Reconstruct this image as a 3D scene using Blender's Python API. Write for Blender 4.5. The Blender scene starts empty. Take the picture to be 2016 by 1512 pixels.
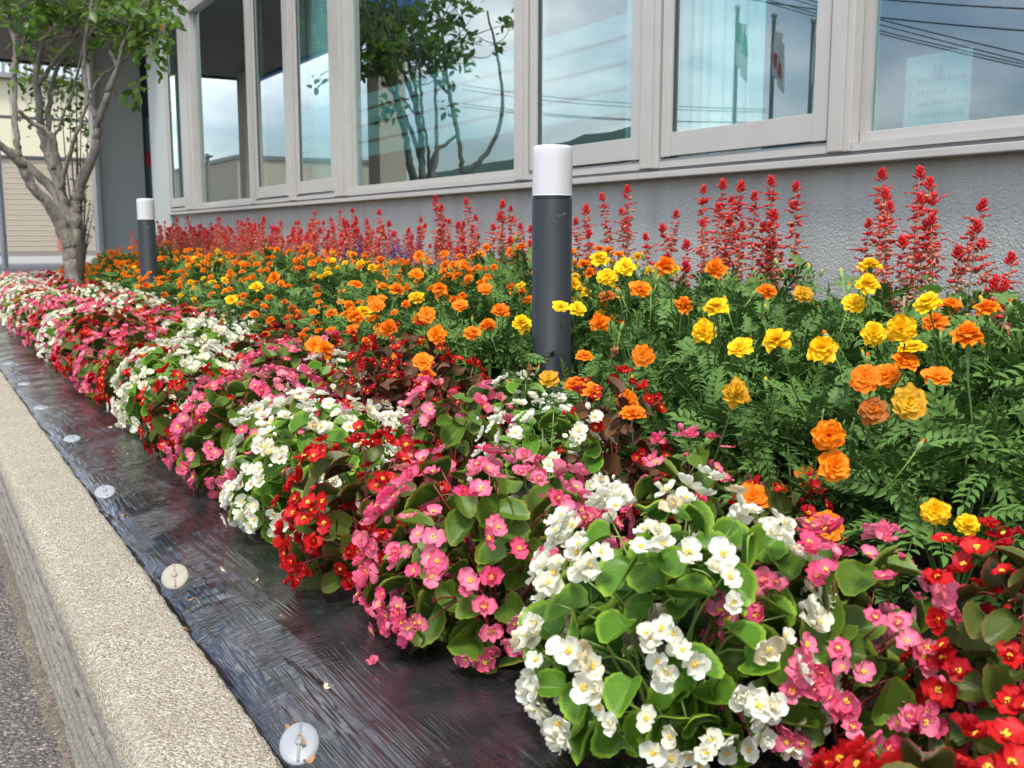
import bpy, bmesh, math, random
import numpy as np
from mathutils import Matrix, Vector, noise as mnoise

# ------------------------------------------------------------------ camera, sky, sun, exposure
scn = bpy.context.scene
COL = scn.collection
R = math.radians
CAM_Z = 0.60
FPX, PITCH, YAW = 2000.0, math.atan(291 / 2000.0), R(31.1)
cam_d = bpy.data.cameras.new('camera'); cam = bpy.data.objects.new('camera', cam_d); COL.objects.link(cam)
cam.location = (0, 0, CAM_Z); cam.rotation_euler = (R(90) - PITCH, 0, -YAW)
cam_d.sensor_width = 36; cam_d.lens = 36 * FPX / 2016; cam_d.clip_start = 0.02; cam_d.clip_end = 3000
cam_d.dof.use_dof = True; cam_d.dof.focus_distance = 1.9; cam_d.dof.aperture_fstop = 11
scn.camera = cam
SUN_EL, SUN_AZ = R(62), R(215)          # azimuth clockwise from +Y
world = bpy.data.worlds.new('World'); scn.world = world; world.use_nodes = True
wn = world.node_tree; wn.nodes.clear()
w_out = wn.nodes.new('ShaderNodeOutputWorld'); w_bg = wn.nodes.new('ShaderNodeBackground')
w_sky = wn.nodes.new('ShaderNodeTexSky'); w_sky.sky_type = 'NISHITA'; w_sky.sun_disc = False
w_sky.sun_elevation = SUN_EL; w_sky.sun_rotation = SUN_AZ; w_sky.air_density = 1.0; w_sky.dust_density = 1.5; w_sky.ozone_density = 1.5
w_bg.inputs['Strength'].default_value = 0.15
w_tc = wn.nodes.new('ShaderNodeTexCoord')
w_mp = wn.nodes.new('ShaderNodeMapping'); w_mp.inputs['Scale'].default_value = (1.0, 1.0, 2.4)
w_mp.inputs['Location'].default_value = (0.35, 0.2, 0.1)
w_ns = wn.nodes.new('ShaderNodeTexNoise'); w_ns.inputs['Scale'].default_value = 2.6; w_ns.inputs['Detail'].default_value = 7; w_ns.inputs['Roughness'].default_value = 0.55
w_rp = wn.nodes.new('ShaderNodeValToRGB'); w_rp.color_ramp.elements[0].position = 0.40; w_rp.color_ramp.elements[1].position = 0.64
w_n2 = wn.nodes.new('ShaderNodeTexNoise'); w_n2.inputs['Scale'].default_value = 5.5; w_n2.inputs['Detail'].default_value = 5
w_r2 = wn.nodes.new('ShaderNodeValToRGB')
w_r2.color_ramp.elements[0].position = 0.3; w_r2.color_ramp.elements[0].color = (5.6, 6.1, 6.8, 1)
w_r2.color_ramp.elements[1].position = 0.75; w_r2.color_ramp.elements[1].color = (13.5, 13.4, 13.2, 1)
w_mx = wn.nodes.new('ShaderNodeMix'); w_mx.data_type = 'RGBA'
L = wn.links.new
L(w_tc.outputs['Generated'], w_mp.inputs['Vector']); L(w_mp.outputs['Vector'], w_ns.inputs['Vector']); L(w_mp.outputs['Vector'], w_n2.inputs['Vector'])
L(w_ns.outputs['Fac'], w_rp.inputs['Fac']); L(w_n2.outputs['Fac'], w_r2.inputs['Fac'])
L(w_rp.outputs['Color'], w_mx.inputs[0]); L(w_sky.outputs['Color'], w_mx.inputs[6]); L(w_r2.outputs['Color'], w_mx.inputs[7])
L(w_mx.outputs[2], w_bg.inputs['Color']); L(w_bg.outputs['Background'], w_out.inputs['Surface'])
sun_d = bpy.data.lights.new('sun', 'SUN'); sun_d.energy = 2.4; sun_d.angle = R(12); sun_d.color = (1.0, 0.95, 0.88)
sun = bpy.data.objects.new('sun', sun_d); COL.objects.link(sun)
sdir = Vector((math.sin(SUN_AZ) * math.cos(SUN_EL), math.cos(SUN_AZ) * math.cos(SUN_EL), math.sin(SUN_EL)))
sun.rotation_euler = sdir.to_track_quat('Z', 'Y').to_euler(); sun.location = (0, 0, 20)
scn.view_settings.view_transform = 'Standard'; scn.view_settings.look = 'None'
scn.view_settings.exposure = 0.85; scn.view_settings.gamma = 1
scn.cycles.max_bounces = 5; scn.cycles.diffuse_bounces = 3; scn.cycles.transparent_max_bounces = 6; scn.cycles.glossy_bounces = 3
scn.cycles.use_denoising = True; scn.cycles.use_adaptive_sampling = True; scn.cycles.adaptive_threshold = 0.025

rng = np.random.default_rng(7)
random.seed(7)

# ------------------------------------------------------------------ helpers: photo geometry, objects, meshes
_fw = np.array([math.sin(YAW) * math.cos(PITCH), math.cos(YAW) * math.cos(PITCH), -math.sin(PITCH)])
_rt = np.array([math.cos(YAW), -math.sin(YAW), 0.0]); _up = np.cross(_rt, _fw)
CAM = np.array([0, 0, CAM_Z])
def ray(x, y): return _fw + _rt * (x - 1008) / FPX - _up * (y - 756) / FPX
def at_depth(x, y, d): return CAM + ray(x, y) * d
def at_x(x, y, X): r = ray(x, y); return CAM + r * (X / r[0])
def at_y(x, y, Y): r = ray(x, y); return CAM + r * (Y / r[1])
def at_z(x, y, z): r = ray(x, y); return CAM + r * ((z - CAM_Z) / r[2])
def depth_of(p): return float((np.asarray(p)[:3] - CAM) @ _fw)

def link(o, parent=None):
    COL.objects.link(o)
    if parent is not None: o.parent = parent
    return o
def tag(o, label=None, cat=None, group=None, kind=None):
    if label: o['label'] = label
    if cat: o['category'] = cat
    if group: o['group'] = group
    if kind: o['kind'] = kind
    return o
def empty(name, loc=(0, 0, 0), rz=0.0):
    o = bpy.data.objects.new(name, None); o.location = loc; o.rotation_euler = (0, 0, rz); o.empty_display_size = 0.05
    return link(o)
def put(name, me, M=None, parent=None):
    o = bpy.data.objects.new(name, me)
    if M is not None: o.matrix_basis = Matrix(M.tolist())
    return link(o, parent)

class Geo:
    """triangles: V (n,3), T (m,3), mi (m,), A (n,3) attribute"""
    def __init__(s, V=None, T=None, mi=None, A=None):
        s.V = np.zeros((0, 3)) if V is None else np.asarray(V, float)
        s.T = np.zeros((0, 3), int) if T is None else np.asarray(T, int)
        s.mi = np.zeros(len(s.T), int) if mi is None else (np.full(len(s.T), mi) if np.isscalar(mi) else np.asarray(mi, int))
        s.A = np.zeros((len(s.V), 3)) if A is None else np.asarray(A, float)
    def xf(s, M):
        M = np.asarray(M); g = Geo(s.V @ M[:3, :3].T + M[:3, 3], s.T, s.mi, s.A); return g
    def col(s, mi=None, r=None):
        g = Geo(s.V, s.T, s.mi if mi is None else mi, s.A.copy())
        if r is not None: g.A[:, 2] = r
        return g
def join(gs):
    gs = [g for g in gs if len(g.V)]
    if not gs: return Geo()
    off = np.cumsum([0] + [len(g.V) for g in gs[:-1]])
    return Geo(np.vstack([g.V for g in gs]), np.vstack([g.T + o for g, o in zip(gs, off)]),
               np.concatenate([g.mi for g in gs]), np.vstack([g.A for g in gs]))
def mesh(name, g, mats, smooth=True):
    me = bpy.data.meshes.new(name)
    n, m = len(g.V), len(g.T)
    me.vertices.add(n); me.vertices.foreach_set('co', g.V.astype(np.float32).ravel())
    me.loops.add(3 * m); me.loops.foreach_set('vertex_index', g.T.astype(np.int32).ravel())
    me.polygons.add(m); me.polygons.foreach_set('loop_start', np.arange(0, 3 * m, 3, dtype=np.int32))
    for mt in (mats if isinstance(mats, (list, tuple)) else [mats]): me.materials.append(mt)
    me.polygons.foreach_set('material_index', g.mi.astype(np.int32))
    me.polygons.foreach_set('use_smooth', np.full(m, smooth))
    at = me.attributes.new('pc', 'FLOAT_VECTOR', 'POINT'); at.data.foreach_set('vector', g.A.astype(np.float32).ravel())
    me.update(calc_edges=True); me.validate()
    return me
def grid_geo(P, A=None, mi=0, closed_u=False):
    """P (nv, nu, 3)"""
    nv, nu = P.shape[:2]
    idx = np.arange(nv * nu).reshape(nv, nu)
    a = idx[:-1, :-1]; b = idx[:-1, 1:]; c = idx[1:, 1:]; d = idx[1:, :-1]
    if closed_u:
        a = idx[:-1, :]; b = np.roll(idx, -1, 1)[:-1]; c = np.roll(idx, -1, 1)[1:]; d = idx[1:, :]
    T = np.concatenate([np.stack([a, b, c], -1).reshape(-1, 3), np.stack([a, c, d], -1).reshape(-1, 3)])
    return Geo(P.reshape(-1, 3), T, mi, None if A is None else A.reshape(-1, 3))
def nrm(v): v = np.asarray(v, float); return v / (np.linalg.norm(v) + 1e-12)
def frame_z(pos, z, spin=0.0, s=1.0):
    z = nrm(z); t = np.array([1.0, 0, 0]) if abs(z[0]) < 0.8 else np.array([0, 1.0, 0])
    x = nrm(np.cross(t, z)); y = np.cross(z, x)
    c, sn = math.cos(spin), math.sin(spin)
    M = np.eye(4); M[:3, 0] = (x * c + y * sn) * s; M[:3, 1] = (-x * sn + y * c) * s; M[:3, 2] = z * s; M[:3, 3] = pos
    return M
def frame_y(pos, y, up, s=1.0):
    y = nrm(y); x = np.cross(y, nrm(up))
    if np.linalg.norm(x) < 1e-3: x = np.cross(y, [1, 0.3, 0.2])
    x = nrm(x); z = np.cross(x, y)
    M = np.eye(4); M[:3, 0] = x * s; M[:3, 1] = y * s; M[:3, 2] = z * s; M[:3, 3] = pos
    return M
def rotz(a):
    M = np.eye(4); M[0, 0] = M[1, 1] = math.cos(a); M[0, 1] = -math.sin(a); M[1, 0] = math.sin(a); return M
def rotx(a):
    M = np.eye(4); M[1, 1] = M[2, 2] = math.cos(a); M[1, 2] = -math.sin(a); M[2, 1] = math.sin(a); return M
def trans(x, y, z): M = np.eye(4); M[:3, 3] = (x, y, z); return M
def tube(pts, rad, n=6, mi=0, rough=0.0, rg=None, r0=0.0):
    pts = np.asarray(pts, float); rad = np.broadcast_to(np.asarray(rad, float), (len(pts),))
    tg = np.gradient(pts, axis=0); rings = []
    ref = np.array([0.31, 0.17, 0.93]); 
    for p, t, r in zip(pts, tg, rad):
        t = nrm(t); x = np.cross(t, ref)
        if np.linalg.norm(x) < 0.15: x = np.cross(t, [1, 0.2, 0.0])
        x = nrm(x); y = np.cross(t, x)
        a = np.linspace(0, 2 * math.pi, n, endpoint=False)
        rr = r * (1 + (rg.normal(0, rough, n) if rough else 0))
        rings.append(p + np.outer(np.cos(a) * rr, x) + np.outer(np.sin(a) * rr, y))
    P = np.array(rings)
    A = np.zeros(P.shape); A[..., 0] = np.linspace(0, 1, len(pts))[:, None]; A[..., 2] = r0
    g = grid_geo(P, A, mi, closed_u=True)
    cap = [[0, j + 1, j] for j in range(1, n - 1)]; b = (len(pts) - 1) * n
    cap += [[b, b + j, b + j + 1] for j in range(1, n - 1)]
    g.T = np.vstack([g.T, np.array(cap)]); g.mi = np.full(len(g.T), mi)
    return g
def smooth_path(pts, k=4):
    """Catmull-Rom through rows (any columns)"""
    P = np.asarray(pts, float)
    if len(P) < 3: k = max(k, 2)
    Q = np.vstack([2 * P[0] - P[1], P, 2 * P[-1] - P[-2]]); out = []
    for i in range(1, len(Q) - 2):
        for t in np.linspace(0, 1, k, endpoint=False):
            a, b, c, d = Q[i - 1], Q[i], Q[i + 1], Q[i + 2]
            out.append(0.5 * (2 * b + (c - a) * t + (2 * a - 5 * b + 4 * c - d) * t * t + (3 * b - a - 3 * c + d) * t ** 3))
    out.append(P[-1]); return np.array(out)

def box(name, x0, x1, y0, y1, z0, z1, mat, parent=None, bev=0.0):
    bm = bmesh.new(); bmesh.ops.create_cube(bm, size=1)
    cx, cy, cz = (x0 + x1) / 2, (y0 + y1) / 2, (z0 + z1) / 2
    for v in bm.verts: v.co = Vector((cx + v.co.x * abs(x1 - x0), cy + v.co.y * abs(y1 - y0), cz + v.co.z * abs(z1 - z0)))
    if bev: bmesh.ops.bevel(bm, geom=bm.edges[:], offset=bev, segments=2, affect='EDGES', profile=0.6)
    me = bpy.data.meshes.new(name); bm.to_mesh(me); bm.free(); me.materials.append(mat)
    o = bpy.data.objects.new(name, me); return link(o, parent)
def boxes_geo(lst, mi=0):
    gs = []
    C = np.array([[0,0,0],[1,0,0],[1,1,0],[0,1,0],[0,0,1],[1,0,1],[1,1,1],[0,1,1]], float)
    T = [[0,2,1],[0,3,2],[4,5,6],[4,6,7],[0,1,5],[0,5,4],[1,2,6],[1,6,5],[2,3,7],[2,7,6],[3,0,4],[3,4,7]]
    for x0, x1, y0, y1, z0, z1 in lst: gs.append(Geo(C * [x1 - x0, y1 - y0, z1 - z0] + [x0, y0, z0], T, mi))
    return join(gs)
def lathe(prof, n=32, mi=0, sharp=False):
    if sharp: prof = [prof[0]] + [q for q in prof[1:-1] for _ in (0, 1)] + [prof[-1]]
    a = np.linspace(0, 2 * math.pi, n, endpoint=False)
    P = np.array([[(r * math.cos(t), r * math.sin(t), z) for t in a] for r, z in prof])
    return grid_geo(P, None, mi, closed_u=True)

# ------------------------------------------------------------------ materials
class NT:
    def __init__(s, name):
        s.m = bpy.data.materials.new(name); s.m.use_nodes = True; s.t = s.m.node_tree; s.t.nodes.clear()
        s.out = s.n('OutputMaterial')
    def n(s, typ, **kw):
        nd = s.t.nodes.new('ShaderNode' + typ)
        for k, v in kw.items():
            if k in nd.inputs: nd.inputs[k].default_value = v
            else: setattr(nd, k, v)
        return nd
    def l(s, a, b): s.t.links.new(a, b)
    def pr(s, **kw):
        p = s.n('BsdfPrincipled')
        for k, v in kw.items(): p.inputs[k.replace('_', ' ')].default_value = v
        return p
    def ramp(s, fac, stops):
        r = s.n('ValToRGB'); e = r.color_ramp.elements
        while len(e) < len(stops): e.new(0.5)
        for el, (p, c) in zip(e, stops): el.position = p; el.color = (*c, 1) if len(c) == 3 else c
        s.l(fac, r.inputs['Fac']); return r.outputs['Color']
    def mix(s, fac, a, b, bt='MIX'):
        m = s.n('Mix', data_type='RGBA', blend_type=bt)
        for i, v in ((0, fac), (6, a), (7, b)):
            if hasattr(v, 'links'): s.l(v, m.inputs[i])
            else: m.inputs[i].default_value = v if i == 0 else (*v, 1)
        return m.outputs[2]
    def math(s, op, a, b=0.0, clamp=False):
        m = s.n('Math', operation=op, use_clamp=clamp)
        for i, v in enumerate((a, b)):
            if hasattr(v, 'links'): s.l(v, m.inputs[i])
            else: m.inputs[i].default_value = v
        return m.outputs[0]
    def noise(s, scale, vec=None, detail=4.0, rough=0.5, dist=0.0):
        nd = s.n('TexNoise'); nd.inputs['Scale'].default_value = scale; nd.inputs['Detail'].default_value = detail
        nd.inputs['Roughness'].default_value = rough; nd.inputs['Distortion'].default_value = dist
        if vec is not None: s.l(vec, nd.inputs['Vector'])
        return nd.outputs['Fac']
    def coords(s, scale=(1, 1, 1), rot=(0, 0, 0), obj=True):
        tc = s.n('TexCoord'); mp = s.n('Mapping'); mp.inputs['Scale'].default_value = scale; mp.inputs['Rotation'].default_value = rot
        s.l(tc.outputs['Object' if obj else 'Generated'], mp.inputs['Vector']); return mp.outputs['Vector']
    def attr(s):
        a = s.n('Attribute', attribute_name='pc'); sp = s.n('SeparateXYZ'); s.l(a.outputs['Vector'], sp.inputs[0])
        return sp.outputs[0], sp.outputs[1], sp.outputs[2]
    def rnd(s, z):
        oi = s.n('ObjectInfo'); return s.math('FRACT', s.math('ADD', oi.outputs['Random'], z))
    def bump(s, h, strength=0.3, dist=0.01):
        b = s.n('Bump'); b.inputs['Strength'].default_value = strength; b.inputs['Distance'].default_value = dist
        s.l(h, b.inputs['Height']); return b.outputs['Normal']
    def done(s, sh): s.l(sh, s.out.inputs['Surface']); return s.m

def plain(name, col, rough=0.5, metal=0.0, bump=None, var=0.12, vscale=8.0, spec=0.5, emit=None):
    t = NT(name); p = t.pr(Roughness=rough, Metallic=metal); p.inputs['Specular IOR Level'].default_value = spec
    n = t.noise(vscale, t.coords(), 5)
    c = t.mix(n, tuple(x * (1 - var) for x in col), tuple(min(1, x * (1 + var)) for x in col)); t.l(c, p.inputs['Base Color'])
    if bump: t.l(t.bump(t.noise(bump[0], t.coords(), 6), bump[1], bump[2]), p.inputs['Normal'])
    if emit: p.inputs['Emission Color'].default_value = (*emit[0], 1); p.inputs['Emission Strength'].default_value = emit[1]
    return t.done(p.outputs[0])

def petal_mat(name, base, edge, deep, trans=0.3, rough=0.5, veins=14.0, old=None):
    """base near the petal root, edge at the rim, deep: older, darker blooms"""
    t = NT(name); v, u, z = t.attr(); r = t.rnd(z)
    c = t.mix(t.ramp(v, [(0.05, (0, 0, 0)), (0.9, (1, 1, 1))]), base, edge)
    c = t.mix(t.ramp(r, [(0.35, (0, 0, 0)), (1.0, (1, 1, 1))]), c, deep)
    wv = t.math('SINE', t.math('MULTIPLY', u, veins * 3.1416))
    n = t.noise(220, t.coords(), 3)
    c = t.mix(t.math('MULTIPLY', n, 0.35), c, deep)
    if old: c = t.mix(t.math('MULTIPLY', t.math('GREATER_THAN', r, 0.96), t.ramp(t.math('ADD', t.math('MULTIPLY', v, 0.6), t.math('MULTIPLY', t.noise(90, t.coords(), 3), 0.8)), [(0.45, (0, 0, 0)), (0.75, (0.85, 0.85, 0.85))])), c, old)
    p = t.pr(Roughness=rough); p.inputs['Specular IOR Level'].default_value = 0.25; t.l(c, p.inputs['Base Color'])
    h = t.math('ADD', t.math('MULTIPLY', wv, 0.35), n)
    t.l(t.bump(h, 0.25, 0.001), p.inputs['Normal'])
    tr = t.n('BsdfTranslucent'); t.l(c, tr.inputs['Color'])
    mx = t.n('MixShader'); mx.inputs[0].default_value = trans
    t.l(p.outputs[0], mx.inputs[1]); t.l(tr.outputs[0], mx.inputs[2]); return t.done(mx.outputs[0])

def leaf_mat(name, c0, c1, rim, rim_pos=0.93, rough=0.4, trans=0.2, veins=0.0, old=None, spec=0.45):
    t = NT(name); v, u, z = t.attr(); r = t.rnd(z)
    n = t.noise(45, t.coords(), 5, 0.6)
    c = t.mix(r, c0, c1)
    c = t.mix(t.ramp(n, [(0.35, (0.55, 0.55, 0.55)), (0.65, (0, 0, 0))]), c, tuple(x * 0.6 for x in c0))
    if veins:
        w = t.math('ABSOLUTE', t.math('SINE', t.math('MULTIPLY', u, veins)))
        w = t.math('MULTIPLY', t.math('LESS_THAN', w, 0.12), t.math('SUBTRACT', 1.0, v, True))
        c = t.mix(t.math('MULTIPLY', w, 0.65), c, rim); vein_h = w
    c = t.mix(t.math('MULTIPLY', t.ramp(v, [(rim_pos - 0.07, (0, 0, 0)), (rim_pos + 0.04, (1, 1, 1))]), 0.85), c, rim)
    if old: c = t.mix(t.math('GREATER_THAN', r, 0.98), c, old)
    geo = t.n('NewGeometry')
    c = t.mix(t.math('MULTIPLY', geo.outputs['Backfacing'], 0.5), c, tuple(1.8 * x for x in c1))
    p = t.pr(Roughness=rough); p.inputs['Specular IOR Level'].default_value = spec; t.l(c, p.inputs['Base Color'])
    hh = t.noise(160, t.coords(), 3)
    if veins: hh = t.math('SUBTRACT', hh, t.math('MULTIPLY', vein_h, 1.2))
    t.l(t.bump(hh, 0.3, 0.002), p.inputs['Normal'])
    tr = t.n('BsdfTranslucent'); t.l(c, tr.inputs['Color'])
    mx = t.n('MixShader'); mx.inputs[0].default_value = trans
    t.l(p.outputs[0], mx.inputs[1]); t.l(tr.outputs[0], mx.inputs[2]); return t.done(mx.outputs[0])

M = {}
M['white_petal'] = petal_mat('white_petal', (0.80, 0.80, 0.58), (0.86, 0.86, 0.80), (0.80, 0.78, 0.60), 0.4, old=(0.60, 0.48, 0.28))
M['pink_petal'] = petal_mat('pink_petal', (0.90, 0.40, 0.50), (0.85, 0.17, 0.31), (0.76, 0.06, 0.17), 0.4, old=(0.55, 0.22, 0.20))
M['red_petal'] = petal_mat('red_petal', (0.62, 0.018, 0.012), (0.60, 0.010, 0.012), (0.36, 0.004, 0.012), 0.33, 0.42)
M['stamen'] = plain('stamen', (0.85, 0.52, 0.04), 0.6)
M['orange_petal'] = petal_mat('orange_petal', (0.86, 0.17, 0.002), (0.94, 0.30, 0.006), (0.84, 0.20, 0.003), 0.3, 0.55, old=(0.35, 0.12, 0.02))
M['yellow_petal'] = petal_mat('yellow_petal', (0.88, 0.48, 0.002), (0.92, 0.66, 0.010), (0.88, 0.50, 0.004), 0.3, 0.55, old=(0.55, 0.30, 0.02))
M['leaf_w'] = leaf_mat('begonia_leaf_green', (0.024, 0.084, 0.009), (0.072, 0.160, 0.014), (0.32, 0.46, 0.045), 0.90, 0.42, 0.22, 4.0, spec=0.28)
M['leaf_p'] = leaf_mat('begonia_leaf_rimmed', (0.026, 0.062, 0.009), (0.070, 0.130, 0.014), (0.24, 0.24, 0.03), 0.93, 0.42, 0.22, 4.0, spec=0.28)
M['leaf_r'] = leaf_mat('begonia_leaf_bronze', (0.046, 0.030, 0.009), (0.052, 0.085, 0.012), (0.20, 0.035, 0.015), 0.93, 0.42, 0.22, 4.0, spec=0.28)
M['leaf_b'] = leaf_mat('begonia_leaf_dark', (0.055, 0.018, 0.012), (0.090, 0.045, 0.018), (0.14, 0.02, 0.015), 0.96, 0.5, 0.2, 4.0, spec=0.28)
M['stem_g'] = plain('green_stem', (0.16, 0.25, 0.05), 0.5); M['stem_r'] = plain('red_stem', (0.20, 0.035, 0.025), 0.45)
M['mari_leaf'] = leaf_mat('marigold_leaf', (0.035, 0.086, 0.017), (0.086, 0.166, 0.036), (0.10, 0.18, 0.04), 1.1, 0.5, 0.25, spec=0.25)
M['mari_stem'] = plain('marigold_stem', (0.10, 0.19, 0.045), 0.55)
M['bud_green'] = plain('bud_green', (0.15, 0.25, 0.055), 0.5)
M['withered'] = plain('withered', (0.30, 0.12, 0.03), 0.8)
M['salvia_leaf'] = leaf_mat('salvia_leaf', (0.06, 0.15, 0.022), (0.13, 0.26, 0.035), (0.14, 0.27, 0.05), 1.0, 0.5, 0.25, 5.0)
M['salvia_stem'] = plain('salvia_stem', (0.30, 0.22, 0.12), 0.6)
def salvia_mat():
    t = NT('salvia_bract'); v, u, z = t.attr(); r = t.rnd(z)
    c = t.mix(r, (0.76, 0.024, 0.018), (0.50, 0.010, 0.018))
    c = t.mix(u, c, t.mix(r, (0.52, 0.33, 0.19), (0.42, 0.20, 0.12)))
    p = t.pr(Roughness=0.55); t.l(c, p.inputs['Base Color']); tr = t.n('BsdfTranslucent'); t.l(c, tr.inputs['Color'])
    mx = t.n('MixShader'); mx.inputs[0].default_value = 0.25; t.l(p.outputs[0], mx.inputs[1]); t.l(tr.outputs[0], mx.inputs[2])
    return t.done(mx.outputs[0])
M['salvia'] = salvia_mat()
M['purple'] = plain('purple_floret', (0.055, 0.022, 0.24), 0.6, var=0.4, vscale=60)
M['white_plastic'] = plain('pin_plastic', (0.24, 0.255, 0.27), 0.4, var=0.15)
M['beige_plastic'] = plain('worn_pin_plastic', (0.28, 0.255, 0.20), 0.6, var=0.25, vscale=60)
M['dry'] = plain('dry_petal', (0.28, 0.15, 0.07), 0.8, var=0.4, vscale=120); M['dry2'] = plain('pale_dry_petal', (0.55, 0.45, 0.30), 0.8, var=0.3, vscale=120)
M['alu'] = plain('champagne_aluminium', (0.42, 0.40, 0.37), 0.42, 0.2, var=0.09, vscale=9)
M['alu_dark'] = plain('aluminium_track', (0.24, 0.23, 0.24), 0.5, 0.2)
M['gasket'] = plain('gasket', (0.05, 0.055, 0.055), 0.6)
M['sealant'] = plain('grey_sealant', (0.30, 0.30, 0.34), 0.7, bump=(150, 0.5, 0.004))
M['panel_grey'] = plain('panel_grey', (0.20, 0.215, 0.205), 0.45, var=0.05); M['column_paint'] = plain('column_paint', (0.40, 0.44, 0.415), 0.45, var=0.04)
M['entrance_panel'] = plain('entrance_panel', (0.42, 0.45, 0.43), 0.5, var=0.04); M['dark_metal'] = plain('dark_metal', (0.06, 0.065, 0.07), 0.4)
M['interior'] = plain('interior_wall', (0.30, 0.32, 0.31), 0.8); M['interior_floor'] = plain('interior_floor', (0.12, 0.12, 0.11), 0.5)
M['soffit'] = plain('soffit_slat', (0.13, 0.105, 0.09), 0.6); M['fascia_blue'] = plain('fascia_blue', (0.03, 0.14, 0.55), 0.4)
M['cream'] = plain('cream_panel', (0.56, 0.53, 0.38), 0.6, var=0.05, vscale=1.2); M['shutter'] = plain('shutter', (0.40, 0.345, 0.265), 0.55, var=0.06, vscale=2)
M['red_paint'] = plain('red_oxide', (0.45, 0.13, 0.07), 0.6); M['pale_stripe'] = plain('pale_corrugated', (0.52, 0.58, 0.64), 0.5)
M['galv'] = plain('galvanised', (0.32, 0.34, 0.35), 0.45, 0.3); M['concrete'] = plain('concrete', (0.24, 0.23, 0.21), 0.85, bump=(90, 0.4, 0.01), var=0.18, vscale=3)
M['cable'] = plain('cable', (0.03, 0.03, 0.035), 0.6)
M['tile_beige'] = plain('beige_tile', (0.52, 0.44, 0.33), 0.7, var=0.08); M['far_glass'] = plain('far_glass', (0.12, 0.22, 0.26), 0.15)

def stucco():
    t = NT('grey_stucco'); co = t.coords(); p = t.pr(Roughness=0.75)
    n1 = t.noise(110, co, 4, 0.5, 0.7); n2 = t.noise(3, co, 4); n3 = t.noise(1, t.coords((7, 7, 0.9)), 6, 0.65)
    c = t.mix(n2, (0.345, 0.350, 0.335), (0.400, 0.405, 0.390)); c = t.mix(t.ramp(n3, [(0.45, (0, 0, 0)), (0.72, (0.7, 0.7, 0.7))]), c, (0.27, 0.27, 0.25))
    t.l(c, p.inputs['Base Color'])
    h = t.ramp(n1, [(0.30, (0, 0, 0)), (0.66, (1, 1, 1))])
    t.l(t.bump(h, 0.55, 0.006), p.inputs['Normal']); return t.done(p.outputs[0])
M['stucco'] = stucco()
def aggregate(name, cols, scale, bump, bd):
    t = NT(name); co = t.coords()
    v = t.n('TexVoronoi'); v.inputs['Scale'].default_value = scale; t.l(co, v.inputs['Vector'])
    n = t.noise(scale * 0.7, co, 5, 0.65); sp = t.n('SeparateXYZ'); t.l(v.outputs['Color'], sp.inputs[0])
    c = t.ramp(sp.outputs[0], cols)
    c = t.mix(t.ramp(n, [(0.36, (1, 1, 1)), (0.5, (0, 0, 0))]), c, tuple(x * 0.35 for x in cols[1][1]))
    big = t.noise(7, co, 5, 0.6); c = t.mix(t.ramp(big, [(0.35, (0, 0, 0)), (0.75, (0.55, 0.55, 0.55))]), c, cols[0][1])
    p = t.pr(Roughness=0.85); t.l(c, p.inputs['Base Color'])
    h = t.math('ADD', t.math('MULTIPLY', v.outputs['Distance'], -1.2), n); t.l(t.bump(h, bump, bd), p.inputs['Normal']); return t.done(p.outputs[0])
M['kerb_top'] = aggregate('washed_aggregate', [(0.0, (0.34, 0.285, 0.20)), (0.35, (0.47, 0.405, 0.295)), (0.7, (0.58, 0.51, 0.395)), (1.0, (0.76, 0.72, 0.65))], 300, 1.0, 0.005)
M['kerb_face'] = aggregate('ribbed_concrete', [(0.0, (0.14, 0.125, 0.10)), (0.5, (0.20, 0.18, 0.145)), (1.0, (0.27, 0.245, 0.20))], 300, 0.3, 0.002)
M['asphalt'] = aggregate('asphalt', [(0.0, (0.075, 0.062, 0.054)), (0.5, (0.13, 0.11, 0.096)), (0.85, (0.22, 0.19, 0.165)), (1.0, (0.42, 0.37, 0.31))], 190, 0.9, 0.006)
M['grit'] = aggregate('brown_grit', [(0.0, (0.10, 0.075, 0.055)), (0.5, (0.17, 0.135, 0.10)), (1.0, (0.30, 0.25, 0.19))], 260, 0.8, 0.005)
M['soil'] = plain('dark_soil', (0.045, 0.036, 0.028), 0.95, bump=(60, 0.8, 0.02), var=0.5, vscale=40)
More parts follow.
